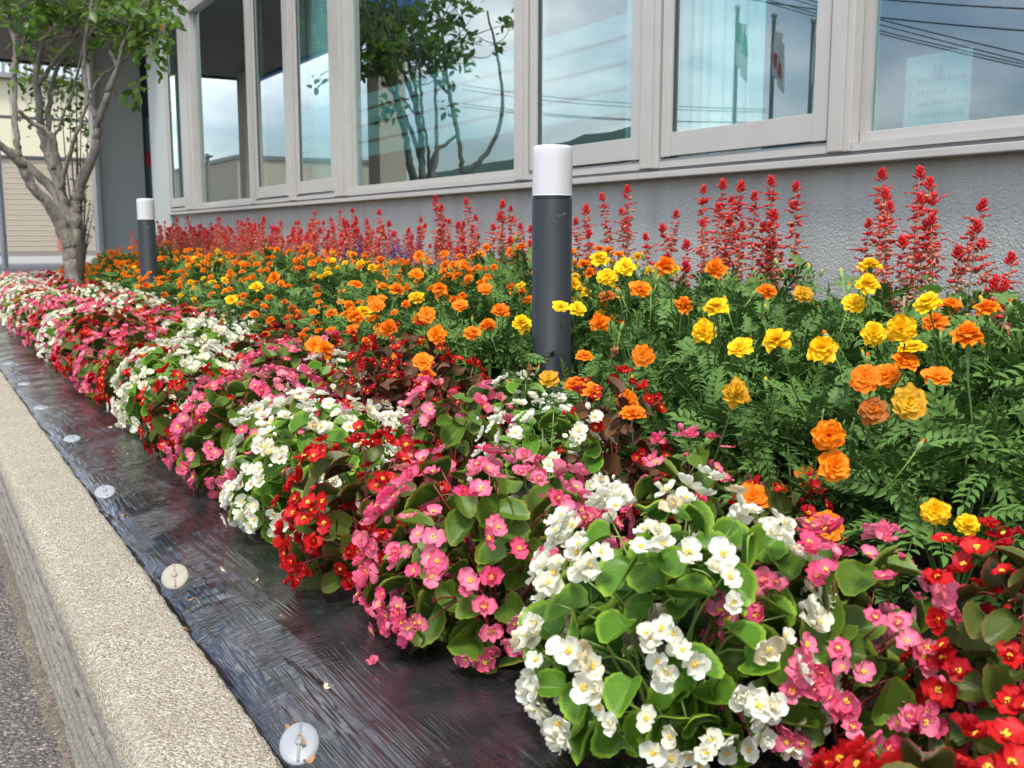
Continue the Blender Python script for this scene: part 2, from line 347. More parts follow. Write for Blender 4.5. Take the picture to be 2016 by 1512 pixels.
def mulch():
    t = NT('black_film'); p = t.pr(Roughness=0.3); p.inputs['Specular IOR Level'].default_value = 0.85
    dust = t.noise(4.5, t.coords(), 6, 0.6); dn = t.ramp(dust, [(0.44, (0, 0, 0)), (0.80, (1, 1, 1))])
    tint = t.noise(9, t.coords(), 3)
    c = t.mix(t.ramp(tint, [(0.45, (0, 0, 0)), (0.7, (1, 1, 1))]), (0.010, 0.011, 0.012), (0.024, 0.016, 0.022))
    c = t.mix(t.math('MULTIPLY', dn, 0.16), c, (0.17, 0.165, 0.16)); t.l(c, p.inputs['Base Color'])
    t.l(t.math('ADD', t.math('MULTIPLY', dn, 0.2), 0.075), p.inputs['Roughness'])
    rdg = lambda q: t.math('POWER', t.math('SUBTRACT', 1.0, t.math('ABSOLUTE', t.math('SUBTRACT', t.math('MULTIPLY', q, 2.0), 1.0))), 4.0)
    a = rdg(t.noise(1, t.coords((120, 3.5, 1), (0, 0, 0.05)), 2, 0.5, 0.2)); b = rdg(t.noise(1, t.coords((10, 110, 1), (0, 0, 0.2)), 2, 0.5, 0.2))
    m1 = t.ramp(t.noise(6, t.coords(), 2), [(0.44, (0, 0, 0)), (0.56, (1, 1, 1))])
    m2 = t.math('MULTIPLY', t.math('SUBTRACT', 1.0, m1, True), t.ramp(t.noise(7.7, t.coords((1, 1, 1), (0, 0, 1.0)), 2), [(0.36, (0, 0, 0)), (0.5, (1, 1, 1))]))
    h = t.math('ADD', t.math('MULTIPLY', a, m1), t.math('MULTIPLY', b, m2)); h = t.math('ADD', h, t.math('MULTIPLY', t.noise(260, t.coords(), 2), 0.03))
    t.l(t.bump(h, 0.33, 0.003), p.inputs['Normal']); return t.done(p.outputs[0])
M['mulch'] = mulch()
def glass(name, tint):
    t = NT(name); tr = t.n('BsdfTransparent'); tr.inputs['Color'].default_value = (*tint, 1)
    gl = t.n('BsdfGlossy'); gl.inputs['Roughness'].default_value = 0.004; gl.inputs['Color'].default_value = (0.86, 0.96, 0.98, 1)
    lw = t.n('LayerWeight'); lw.inputs['Blend'].default_value = 0.5; geo = t.n('NewGeometry')
    sch = t.math('ADD', t.math('MULTIPLY', t.math('POWER', lw.outputs['Facing'], 3.6), 0.76), 0.24)
    fac = t.math('MULTIPLY', sch, t.math('SUBTRACT', 1.0, geo.outputs['Backfacing']))
    t.l(t.bump(t.noise(1.6, t.coords(), 1), 0.006, 0.02), gl.inputs['Normal'])
    mx = t.n('MixShader'); t.l(fac, mx.inputs[0]); t.l(tr.outputs[0], mx.inputs[1]); t.l(gl.outputs[0], mx.inputs[2]); return t.done(mx.outputs[0])
M['glass'] = glass('tinted_glass', (0.74, 0.93, 0.92))
def film():
    t = NT('frosted_film'); d = t.n('BsdfDiffuse'); d.inputs['Color'].default_value = (0.36, 0.47, 0.46, 1); tr = t.n('BsdfTransparent')
    mx = t.n('MixShader'); mx.inputs[0].default_value = 0.38; t.l(tr.outputs[0], mx.inputs[1]); t.l(d.outputs[0], mx.inputs[2]); return t.done(mx.outputs[0])
M['film'] = film()
def curtain_m():
    t = NT('curtain_fabric'); d = t.n('BsdfDiffuse'); d.inputs['Color'].default_value = (0.72, 0.76, 0.76, 1); tr = t.n('BsdfTranslucent'); tr.inputs['Color'].default_value = (0.85, 0.9, 0.9, 1)
    mx = t.n('MixShader'); mx.inputs[0].default_value = 0.3; t.l(d.outputs[0], mx.inputs[1]); t.l(tr.outputs[0], mx.inputs[2]); return t.done(mx.outputs[0])
M['curtain'] = curtain_m()
M['paper'] = plain('notice_paper', (0.20, 0.215, 0.215), 0.7, var=0.02); M['ink'] = plain('print_ink', (0.10, 0.105, 0.115), 0.8)
def opal():
    t = NT('opal_acrylic'); p = t.pr(Roughness=0.25); p.inputs['Base Color'].default_value = (0.84, 0.84, 0.85, 1)
    p.inputs['Coat Weight'].default_value = 0.15
    n = t.noise(6, t.coords((1, 1, 0.25)), 5); t.l(t.mix(n, (0.50, 0.50, 0.51), (0.56, 0.56, 0.57)), p.inputs['Base Color']); return t.done(p.outputs[0])
M['opal'] = opal()
def bollard_m():
    t = NT('slate_paint'); p = t.pr(Roughness=0.45); p.inputs['Specular IOR Level'].default_value = 0.3
    n = t.noise(9, t.coords((1, 1, 0.4)), 6, 0.6); c = t.mix(n, (0.009, 0.0125, 0.016), (0.015, 0.020, 0.025))
    s = t.noise(24, t.coords((1, 1, 1.6)), 3); c = t.mix(t.math('MULTIPLY', t.ramp(s, [(0.70, (0, 0, 0)), (0.78, (1, 1, 1))]), 0.5), c, (0.22, 0.22, 0.20))
    t.l(c, p.inputs['Base Color']); t.l(t.math('ADD', t.math('MULTIPLY', n, 0.25), 0.42), p.inputs['Roughness'])
    t.l(t.bump(t.noise(60, t.coords(), 3), 0.06, 0.003), p.inputs['Normal']); return t.done(p.outputs[0])
M['bollard'] = bollard_m()
def bark():
    t = NT('grey_bark'); p = t.pr(Roughness=0.85); co = t.coords((1, 1, 1))
    n = t.noise(26, t.coords((1, 1, 0.45)), 7, 0.7, 0.9); n2 = t.noise(5, co, 4)
    c = t.ramp(n, [(0.3, (0.085, 0.072, 0.058)), (0.5, (0.19, 0.168, 0.140)), (0.72, (0.32, 0.29, 0.25))])
    c = t.mix(t.ramp(n2, [(0.52, (0, 0, 0)), (0.7, (0.6, 0.6, 0.6))]), c, (0.13, 0.14, 0.07)); t.l(c, p.inputs['Base Color'])
    t.l(t.bump(t.math('ADD', n, t.noise(120, co, 5)), 0.9, 0.014), p.inputs['Normal']); return t.done(p.outputs[0])
M['bark'] = bark()
M['bark_dark'] = plain('bark_hollow', (0.05, 0.04, 0.03), 0.9, bump=(60, 0.5, 0.01), var=0.4, vscale=30)
M['tree_leaf'] = leaf_mat('tree_leaf', (0.055, 0.130, 0.022), (0.135, 0.235, 0.035), (0.12, 0.22, 0.04), 1.1, 0.4, 0.45, 0.0, (0.42, 0.26, 0.03))
M['shrub_leaf'] = leaf_mat('shrub_leaf', (0.08, 0.15, 0.03), (0.17, 0.25, 0.05), (0.15, 0.24, 0.06), 1.1, 0.45, 0.35)
M['hill'] = plain('hill_wood', (0.035, 0.065, 0.045), 0.95, bump=(0.12, 1.0, 4.0), var=0.5, vscale=0.08)
M['flag_white'] = plain('flag_white', (0.80, 0.80, 0.80), 0.8); M['flag_red'] = plain('flag_red', (0.62, 0.02, 0.04), 0.8); M['flag_green'] = plain('flag_green', (0.05, 0.32, 0.12), 0.8)

# ------------------------------------------------------------------ the setting: ground, kerb, bed, film
def sh(y): return 0.008 * (y - 1.0)          # the kerb drifts slightly towards the building
def terrain():
    xs = np.array([-600, -200, -80, -40, -25, -15, -8, -4, -2, -1, -0.5, 0, 0.1, 3, 6, 12, 30, 80, 200, 600.0]); ys = np.array([-600, -200, -60, -20, -8, -3, 0, 3, 6, 9, 12, 15, 18, 24, 30, 40, 60, 120, 300, 900.0])
    P = np.zeros((len(ys), len(xs), 3))
    for j, y in enumerate(ys):
        for i, x in enumerate(xs):
            P[j, i] = (x, y, -0.17 + (0.28 * min(1, max(0, (y - 9) / 16))))
    return grid_geo(P)
tag(put('ground', mesh('ground', terrain(), M['asphalt'])), 'grey asphalt of the street and forecourt', kind='structure')
tag(box('pavement', -6, 7, 10.9, 26, -0.2, 0.14, M['concrete'], None, 0.01), 'pale concrete apron beyond the flower bed', kind='structure')
def kerb():
    prof = [(0.166, -0.2, 1), (0.167, -0.178, 1)]
    for z in np.arange(-0.172, -0.034, 0.0035): prof.append((0.170 + 0.018 * (z + 0.172) / 0.14, z, 1))
    for a in np.linspace(0, 90, 7): prof.append((0.217 - 0.028 * math.cos(R(a)), -0.032 + 0.032 * math.sin(R(a)), 0))
    for x in np.linspace(0.220, 0.330, 13): prof.append((x, 0.0, 0))
    for a in np.linspace(15, 90, 5): prof.append((0.330 + 0.012 * math.sin(R(a)), -0.012 + 0.012 * math.cos(R(a)), 0))
    prof.append((0.343, -0.1, 0)); prof.append((0.343, -0.2, 0))
    ys = np.concatenate([np.arange(-1.6, 0.3, 0.05), np.arange(0.3, 4.0, 0.010), np.arange(4.0, 13, 0.04)])
    P = np.zeros((len(ys), len(prof), 3))
    for j, y in enumerate(ys):
        for i, (x, z, f) in enumerate(prof):
            dx = dz = 0
            if f and z > -0.175:
                w = mnoise.noise((y * 20, z * 30, 3.1)); ph = z + 0.007 * mnoise.noise((y * 22, z * 30, 0)) 
                fade = min(1, max(0, (-0.035 - z) / 0.02)); k = 0.5 + 0.5 * math.sin(ph * 2 * math.pi / 0.023)
                dx = -fade * (0.0085 * (k ** 1.3) * (0.8 + 0.4 * w) + 0.001 * mnoise.noise((y * 30, z * 60, 8)))
            elif i < len(prof) - 2:
                dz = 0.0016 * mnoise.noise((x * 70, y * 70, 1)) + 0.003 * mnoise.noise((x * 8, y * 8, 5)); dx = 0.003 * mnoise.noise((y * 40, z * 60, 2)) + 0.003 * mnoise.noise((y * 7, z * 9, 4))
            P[j, i] = (x + dx + sh(y), y, z + dz)
    g = grid_geo(P); nu = len(prof); fl = np.array([p[2] for p in prof])
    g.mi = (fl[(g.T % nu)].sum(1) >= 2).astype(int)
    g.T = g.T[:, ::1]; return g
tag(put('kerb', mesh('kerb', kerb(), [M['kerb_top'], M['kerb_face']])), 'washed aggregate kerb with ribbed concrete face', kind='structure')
box('bed_soil', 0.345, 2.62, -1.6, 10.9, -0.16, -0.045, M['soil'], None); tag(bpy.data.objects['bed_soil'], 'dark soil of the flower bed', kind='structure')
def film_sheet():
    xs = np.concatenate([np.arange(0.338, 0.80, 0.0055), np.arange(0.80, 1.5, 0.05)]); ys = np.concatenate([np.arange(-1.6, 0.3, 0.04), np.arange(0.3, 3.2, 0.011), np.arange(3.2, 11, 0.035)])
    P = np.zeros((len(ys), len(xs), 3)); N = mnoise.noise
    for j, y in enumerate(ys):
        for i, x in enumerate(xs):
            e = x - 0.338; z = -0.026 + 0.034 * (1 - math.exp(-e / 0.07)) - 0.016 * math.exp(-e / 0.012)
            if x < 0.82:
                z += 0.010 * N((x * 4, y * 2.2, 0.5)) * min(1, e / 0.06)
                rg_ = lambda q: max(0.0, 1 - abs(q) * 3.2) ** 1.5
                near = math.exp(-e / 0.05); pa_ = max(0, min(1, 2.2 * N((x * 5 + 3, y * 1.9, 11)) + 0.35)); pb = max(0, min(1, 2.4 * N((x * 5, y * 2.6, 31)) + 0.1))
                z += (0.0045 * near + 0.0017 * pa_) * (rg_(N((x * 48 + y * 5.0, y * 1.1, 4))) + 0.6 * rg_(N((x * 85 + y * 7.0, y * 1.6, 7))))
                z += 0.0013 * pb * (rg_(N((y * 46 + x * 8, x * 3.0, 2))) + 0.5 * rg_(N((y * 75 + x * 16, x * 4.0, 9))))
                if y < 3.2: z += 0.0006 * N((x * 160, y * 160, 1))
            P[j, i] = (x + sh(y), y, z)
    return grid_geo(P)
tag(put('mulch_film', mesh('mulch_film', film_sheet(), M['mulch'])), 'wrinkled glossy black plastic film between kerb and begonias', 'plastic film')

def gutter():
    ys = np.concatenate([np.arange(-1.6, 4.0, 0.02), np.arange(4.0, 13, 0.1)]); P = np.zeros((len(ys), 4, 3))
    for j, y in enumerate(ys):
        w = 0.030 + 0.018 * mnoise.noise((y * 6, 1, 0)) + 0.008 * mnoise.noise((y * 31, 5, 0))
        for i, (t, z) in enumerate(((0, -0.1697), (0.3, -0.165), (0.7, -0.163), (1, -0.160))): P[j, i] = (0.176 + sh(y) - w * (1 - t), y, z + (0.002 * mnoise.noise((y * 50, t * 9, 2)) if 0 < i else 0))
    return grid_geo(P)
tag(put('gutter_dirt', mesh('gutter_dirt', gutter(), M['grit'])), 'brown grit gathered along the foot of the kerb', kind='structure')
# film pins
def pin_mesh(mat):
    n = 28; g = [lathe([(0.0005, 0.004), (0.018, 0.0035), (0.0235, 0.002), (0.025, 0.0), (0.024, -0.002)], n)]
    g.append(boxes_geo([(-0.0016, 0.0016, -0.022, 0.022, 0.003, 0.0055)])); g.append(lathe([(0.0001, 0.0085), (0.004, 0.008), (0.005, 0.006), (0.005, 0.003)], 12))
    return mesh('mulch_pin', join(g), mat)
pin_a, pin_b = pin_mesh(M['white_plastic']), pin_mesh(M['beige_plastic'])
pins = [(590, 1478, 1, 'white plastic pin disc in the film at the bottom edge, petals lying on it'), (345, 1146, 2, 'beige scuffed pin disc with a knob, second from the bottom edge'), (207, 973, 1, 'white pin disc on the film, third from the bottom edge'),
        (142, 866, 1, 'bluish white pin disc on the film, fourth from the bottom edge'), (81, 804, 1, 'small round white pin disc, fifth along the film'), (48, 757, 1, 'small pale pin disc, sixth along the film'), (17, 717, 1, 'farthest small pale pin disc on the film at the left edge')]
for i, (x, y, k, lb) in enumerate(pins):
    p = at_z(x, y, 0.012); tz = (0.55, 0.62, 0.35, 0.2, 0.1, 0.1, 0.1)[i]; tilt = frame_z((p[0], p[1], 0.012 + 0.016 * tz), (-0.5 * tz, -0.95 * tz, 1), 0.2 * i + 1.2, 1.0) @ np.diag([0.92, 1.12, 1, 1])
    tag(put('mulch_pin', pin_b if k == 2 else pin_a, tilt), lb, 'pin', 'pin discs holding the film down')

# ------------------------------------------------------------------ office building with its window wall
bld = empty('office_building', (2.6, 1.0, 0)); tag(bld, 'grey stucco office building with a long row of aluminium windows', 'building')
bld_inv = Matrix.Translation((-2.6, -1.0, 0))
def bpart(o): o.matrix_basis = bld_inv @ o.matrix_basis; o.parent = bld; return o
XF = 2.56                                         # front plane of the window frames
Y0, Y1 = -3.0, 11.28
bpart(box('wall', 2.60, 2.85, Y0, 11.9, -0.2, 0.822, M['stucco']))
bpart(box('upper_wall', 2.60, 2.85, Y0, 11.9, 2.75, 4.6, M['stucco']))
bpart(box('roof', 2.5, 9.0, Y0, 11.95, 4.6, 4.75, M['panel_grey'])); bpart(box('rear_wall', 8.8, 9.0, Y0, 11.9, -0.2, 4.6, M['interior']))
bpart(box('interior_floor', 2.85, 8.8, Y0, 11.6, 0.02, 0.12, M['interior_floor'])); bpart(box('interior_ceiling', 2.85, 8.8, Y0, 11.6, 2.85, 2.95, M['interior']))
bpart(box('end_wall', 2.85, 8.8, 11.6, 11.9, -0.2, 4.6, M['panel_grey'])); bpart(box('near_end_wall', 2.85, 8.8, Y0, Y0 + 0.2, -0.2, 4.6, M['panel_grey']))
bpart(box('partition', 5.2, 5.3, 4.6, 11.5, 0.12, 2.85, M['interior']))
ycuts = [Y0, -0.6, 1.42, 3.245, 5.2, 7.03, 9.2, Y1 + 0.04]
for a, b in zip(ycuts[:-1], ycuts[1:]):
    bpart(box('sill', 2.535, 2.66, a + 0.003, b - 0.003, 0.822, 0.846, M['alu'], None, 0.003))
bpart(box('sealant_joint', 2.572, 2.66, Y0, Y1, 0.846, 0.860, M['sealant']))
def win(y0, y1, kind):
    """window part (frame) with sub-parts; y0 nearer end"""
    zt = 2.70
    fg = boxes_geo([(2.552, 2.64, y0, y1, 0.860, 0.884)])
    fo = bpart(put('window', mesh('window_frame', fg, M['alu'], False)))
    if kind == 'fixed':
        zb = 0.884
        pcs = [('bottom_rail', 2.585, 2.62, y0 + 0.002, y1 - 0.002, zb + 0.002, 0.918, M['alu']), ('side_rail', 2.586, 2.62, y0, y0 + 0.022, 0.918, zt, M['alu']), ('side_rail', 2.586, 2.62, y1 - 0.03, y1, 0.918, zt, M['alu']),
               ('pane', 2.600, 2.608, y0 + 0.02, y1 - 0.028, 0.912, zt, M['glass'])]
    else:
        sx0, sx1 = 2.556, 2.596
        pcs = [('track', 2.562, 2.60, y0 + 0.003, y1 - 0.003, 0.884, 0.8935, M['alu_dark']),
               ('bottom_rail', sx0, sx1, y0 + 0.068, y1 - 0.062, 0.902, 0.990, M['alu']),
               ('stile', sx0 - 0.002, sx1 + 0.002, y0 + 0.008, y0 + 0.067, 0.900, zt, M['alu']), ('stile', sx0 - 0.002, sx1 + 0.002, y1 - 0.061, y1 - 0.008, 0.900, zt, M['alu']),
               ('gasket', sx0 + 0.010, sx1 - 0.01, y1 - 0.066, y1 - 0.060, 0.986, zt, M['gasket']),
               ('pane', 2.572, 2.580, y0 + 0.06, y1 - 0.055, 0.985, zt, M['glass'])]
    pcs.append(('head_rail', 2.552, 2.64, y0, y1, zt, zt + 0.05, M['alu']))
    for nm, a, b, c, d, e, f, mt in pcs:
        o = box(nm, a, b, c, d, e, f, mt, None, 0.002 if nm in ('stile', 'bottom_rail') else 0.0); o.matrix_basis = bld_inv @ o.matrix_basis; o.parent = bld; o.parent = fo; o.matrix_basis = Matrix.Identity(4)
    return fo
bays = [(-2.9, -1.6, 'fixed'), (-1.5, 0.55, 'fixed'), (0.66, 2.205, 'fixed'), (2.30, 3.135, 'sash'), (3.25, 4.085, 'sash'), (4.205, 6.285, 'fixed'), (6.52, 7.29, 'sash'), (7.44, 8.27, 'sash'), (8.385, 10.18, 'fixed'), (10.60, 11.23, 'sash')]
wins = [win(*b) for b in bays]
for (a0, a1, _), (b0, b1, _) in zip(bays[:-1], bays[1:]):
    bpart(box('mullion', 2.545, 2.655, a1 + 0.0015, b0 - 0.0015, 0.860, 2.76, M['alu'], None, 0.003))
    w = b0 - a1
    if w > 0.08:
        bpart(box('mullion_cover', 2.538, 2.546, a1 + w * 0.30, b0 - w * 0.12, 0.862, 2.76, M['alu'], None, 0.002))
bpart(box('corner_column', 2.555, 2.9, 11.27, 12.1, -0.2, 4.6, M['column_paint'], None, 0.004))
bpart(box('corner_trim', 2.548, 2.60, 11.235, 11.268, 0.86, 2.76, M['alu'], None, 0.002))
for wi, y0, y1, zs in ((4, 3.32, 4.03, (1.10, 1.20, 1.30, 1.40)), (5, 4.24, 6.25, (1.10, 1.20, 1.30, 1.40)), (6, 6.59, 7.22, (1.10, 1.20, 1.30, 1.40))):
    for z in zs:
        o = box('frosted_stripe', 2.6095 if wi == 5 else 2.5815, 2.6105 if wi == 5 else 2.5825, y0, y1, z, z + 0.083, M['film'], None); o.parent = wins[wi]
# entrance wing beyond the corner
bpart(box('entrance_wall', 2.42, 3.02, 14.75, 15.0, 0.0, 3.2, M['entrance_panel'])); bpart(box('entrance_post', 2.36, 2.415, 14.6, 14.9, 0.0, 3.2, M['alu'], None, 0.005))
bpart(box('entrance_side', 3.03, 6.0, 14.9, 15.1, 0.0, 3.2, M['dark_metal']))
dr = bpart(box('door', 3.06, 3.75, 14.84, 14.89, 0.14, 2.2, M['far_glass'])); 
for nm, a, b, mt in (('door_frame', 3.02, 3.058, M['dark_metal']), ('door_frame', 3.12, 3.15, M['alu'])):
    o = box(nm, a, b, 14.80, 14.86, 0.14, 2.2, mt); o.matrix_basis = bld_inv @ o.matrix_basis; o.parent = dr; o.matrix_basis = Matrix.Identity(4)
o = box('red_sticker', 3.065, 3.115, 14.815, 14.838, 1.55, 1.75, M['flag_red']); o.parent = dr

# curtains and notice inside
def curtain(y0, y1, x, lb, n=90):
    ys = np.linspace(y0, y1, n); P = np.zeros((2, n, 3)); ph = np.cumsum(rng.uniform(0.3, 0.9, n))
    xx = x + 0.018 * np.sin(ph) + 0.006 * np.sin(ph * 2.3)
    for k, z in enumerate((0.30, 2.72)): P[k, :, 0] = xx; P[k, :, 1] = ys; P[k, :, 2] = z
    g = grid_geo(P); g2 = Geo(g.V + [0.003, 0, 0], g.T[:, ::-1]); tag(put('curtain', mesh('curtain', join([g, g2]), M['curtain'])), lb, 'curtain', 'pale curtains behind the glass')
curtain(2.78, 3.30, 2.72, 'pale curtain gathered at the left of the right-hand sash window')
curtain(3.36, 3.55, 2.72, 'narrow pale curtain edge behind the striped sash window')
curtain(6.95, 7.5, 2.72, 'pale curtain behind the narrow sash windows at the far end')
pa = at_x(1786, 92, 2.615); pb = at_x(1914, 115, 2.615)
def notice():
    y1, y0 = pa[1], pb[1]; zt, zb = (pa[2] + pb[2]) / 2, 0.80
    o = put('paper_notice', mesh('paper_notice', boxes_geo([(2.616, 2.618, y0, y1, zb, zt)]), M['paper'], False)); tag(o, 'white printed notice behind the right-hand window, five numbered lines', 'notice')
    bx = []; W = y1 - y0; zz = zt - 0.080
    for k, wd in enumerate((0.78, 0.5, 0.80, 0.78, 0.30)):
        z = zz - 0.033 * k; bx.append((2.6148, 2.6155, y1 - W * 0.10, y1 - W * 0.085, z, z + 0.016))
        y = y1 - W * 0.2
        while y > y1 - W * (0.14 + wd):
            w = 0.0105
            bx.append((2.6148, 2.6155, y - w, y, z + 0.009, z + 0.011)); bx.append((2.6148, 2.6155, y - w, y, z + 0.001, z + 0.0035))
            if random.random() < 0.7: bx.append((2.6148, 2.6155, y - w * 0.6, y - w * 0.4, z - 0.001, z + 0.0125))
            if random.random() < 0.6: bx.append((2.6148, 2.6155, y - w, y - w * 0.1, z + 0.0045, z + 0.006))
            y -= 0.0145
    t = put('printed_lines', mesh('printed_lines', boxes_geo(bx), M['ink'], False)); t.parent = o
    ym = (y0 + y1) / 2 + 0.0; z = zt - 0.055; V = []
    for s in (-1, 1): V += [(2.6148, ym + s * 0.019, z), (2.6148, ym + s * 0.013, z + 0.020), (2.6148, ym + s * 0.006, z + 0.024), (2.6148, ym + s * 0.001, z + 0.006), (2.6148, ym + s * 0.009, z)]
    T = [[0, 1, 2], [0, 2, 4], [2, 3, 4], [5, 7, 6], [5, 9, 7], [7, 9, 8]]
    e = put('emblem', mesh('emblem', join([Geo(V, T), boxes_geo([(2.6148, 2.6153, ym - 0.016, ym + 0.016, z - 0.008, z - 0.004)])]), M['ink'], False)); e.parent = o
notice()

# entrance canopy
can = empty('entrance_canopy', (0, 13, 0.1)); tag(can, 'flat entrance canopy with dark slatted soffit and blue fascia edge', 'canopy')
def cpart(nm, geo, mat): o = put(nm, mesh(nm, geo, mat, False)); o.matrix_basis = Matrix.Translation((0, -13, -0.1)) @ o.matrix_basis; o.parent = can; return o
cpart('deck', boxes_geo([(-0.3, 6.0, 11.25, 17.5, 3.26, 3.6)]), M['dark_metal'])
s_ = cpart('soffit_slats', boxes_geo([(-0.25, 5.95, y, y + 0.075, 3.225, 3.259) for y in np.arange(11.3, 17.4, 0.10)]), M['soffit']); s_['kind'] = 'stuff'
for a in ((-0.35, 2.54, 11.17, 11.245, 3.2, 3.68), (-0.4, -0.305, 11.25, 17.5, 3.2, 3.68)): cpart('fascia', boxes_geo([a]), M['fascia_blue'])
cpart('rear_fascia', boxes_geo([(-0.35, 6.05, 17.505, 17.58, 3.2, 3.68)]), M['dark_metal'])
for y in (11.6, 17.0): cpart('column', boxes_geo([(-0.2, 0.15, y - 0.17, y + 0.17, -0.1, 3.224)]), M['tile_beige'])

# warehouse across the street
wh = empty('warehouse', (2.0, 37, 0.1)); tag(wh, 'cream warehouse with wide beige roller shutter behind the tree', 'warehouse')
def wpart(nm, geo, mat, par=None): o = put(nm, mesh(nm, geo, mat, False)); o.matrix_basis = Matrix.Translation((-2.0, -37, -0.1)) if par is None else Matrix.Identity(4); o.parent = wh if par is None else par; return o
WY = 36.5
wpart('body', boxes_geo([(1.2, 12, WY + 0.1, WY + 12, 0, 9)]), M['cream'])
shut = wpart('roller_shutter', boxes_geo([(1.3, 6.5, WY + 0.05, WY + 0.09, 0.1, 3.05)]), M['shutter'])
sl = wpart('shutter_slats', join([boxes_geo([(1.35, 6.45, WY + 0.015 + 0.012 * (k % 2), WY + 0.048, 0.12 + k * 0.083, 0.12 + k * 0.083 + 0.072)]) for k in range(35)]), M['shutter'], shut); sl['kind'] = 'stuff'
wpart('shutter_beam', boxes_geo([(1.2, 12, WY - 0.05, WY + 0.1, 3.06, 3.14)]), M['dark_metal']); wpart('shutter_side', boxes_geo([(4.62, 4.78, WY - 0.02, WY + 0.012, 0.1, 3.05)]), M['red_paint'])
for x in np.arange(1.2, 11, 1.15):
    wpart('wall_panel', boxes_geo([(x, x + 1.135, WY + 0.02, WY + 0.098, 3.15, 4.28)]), M['cream']); wpart('wall_panel', boxes_geo([(x, x + 1.135, WY + 0.02, WY + 0.098, 4.38, 5.5)]), M['cream'])
wpart('dark_band', boxes_geo([(1.2, 12, WY + 0.03, WY + 0.098, 4.285, 4.375)]), M['dark_metal']); wpart('ledge', boxes_geo([(1.2, 12, WY - 0.3, WY + 0.098, 5.51, 5.66)]), M['panel_grey'])
st = wpart('corrugated_cladding', boxes_geo([(x, x + 0.14, WY - 0.03, WY + 0.098, 5.68, 8.9) for x in np.arange(1.2, 9, 0.22)]), M['pale_stripe']); st['kind'] = 'stuff'

# street pole at the left edge
pb_ = at_y(12, 540, 16.0); sp = empty('street_pole', (pb_[0], 16.0, 0.13)); tag(sp, 'thin grey steel pole standing at the far left edge', 'pole')
for nm, g, m in (('shaft', lathe([(0.043, 0.0), (0.040, 3.4)], 16), M['galv']), ('base_plate', boxes_geo([(-0.1, 0.1, -0.1, 0.1, 0.0, 0.015)]), M['galv'])): put(nm, mesh(nm, g, m), None, sp)

# ------------------------------------------------------------------ what the windows mirror: hills, houses, poles, wires, flags
MX = 2.604
def refl(px, py, X):
    """world point on the street side that the glass mirrors at this place of the photograph, at plane x = X"""
    p = at_x(px, py, 2 * MX - X); return np.array([X, p[1], p[2]])
def hills():
    xs = []; n = 90; pts = []
    for i in range(n):
        a = R(175 + 115 * i / (n - 1)); d = 420
        h = 26 + 10 * math.sin(i * 0.23) + 7 * math.sin(i * 0.61 + 1) + 5 * mnoise.noise((i * 0.5, 0, 0))
        pts.append((math.sin(a) * d, math.cos(a) * d, h))
    return pts
def hill_geo():
    n = 160; P = np.zeros((4, n, 3))
    for i in range(n):
        a = R(-95 + 130 * i / (n - 1)); 
        h = 9 + 33 * math.exp(-((-95 + 130 * i / (n - 1) + 36) / 11.0) ** 2) + 2.5 * math.sin(i * 0.37 + 1) + 3 * mnoise.noise((i * 0.35, 0, 0)) + 1.5 * mnoise.noise((i * 1.7, 3, 0))
        for k, (d, f) in enumerate(((330, 0.0), (370, 0.55), (420, 1.0), (520, 0.0))): P[k, i] = (math.sin(a) * d, math.cos(a) * d, h * f - 2 * (k in (0, 3)))
    return grid_geo(P)
tag(put('hills', mesh('hills', hill_geo(), M['hill'])), 'low wooded hills mirrored in the windows', kind='structure')
def wire(p0, p1, sag, lb, r=0.012):
    t = np.linspace(0, 1, 14)[:, None]; p0, p1 = np.array(p0), np.array(p1); d = p1 - p0; p0 = p0 - d * 1.2; p1 = p1 + d * 1.2
    P = p0 + (p1 - p0) * t; P[:, 2] -= sag * 4 * (t * (1 - t))[:, 0] - sag
    tag(put('overhead_wire', mesh('overhead_wire', tube(P, r * 0.65, 5), M['cable'])), lb, 'wire', 'overhead wires mirrored in the windows')
for i, (a, b, rr) in enumerate([((1735, 36), (2016, 62), .020), ((1735, 40), (2016, 108), .016), ((1735, 50), (2016, 122), .014), ((1735, 62), (2016, 128), .014), ((1735, 68), (2016, 134), .014), ((1760, 2), (2016, 19), .02),
        ((1070, 190), (1240, 205), .012), ((1070, 198), (1240, 212), .012), ((1070, 224), (1240, 236), .014), ((1070, 228), (1240, 238), .014)]):
    wire(refl(*a, -9.0), refl(*b, -9.0), 0.12, 'thin dark wire mirrored in the %s, %s from the top' % (('right-hand window' if i < 6 else 'striped sash window'), ('second', 'third', 'fourth', 'fifth', 'sixth', 'first', 'first', 'second', 'third', 'fourth')[i]), rr)
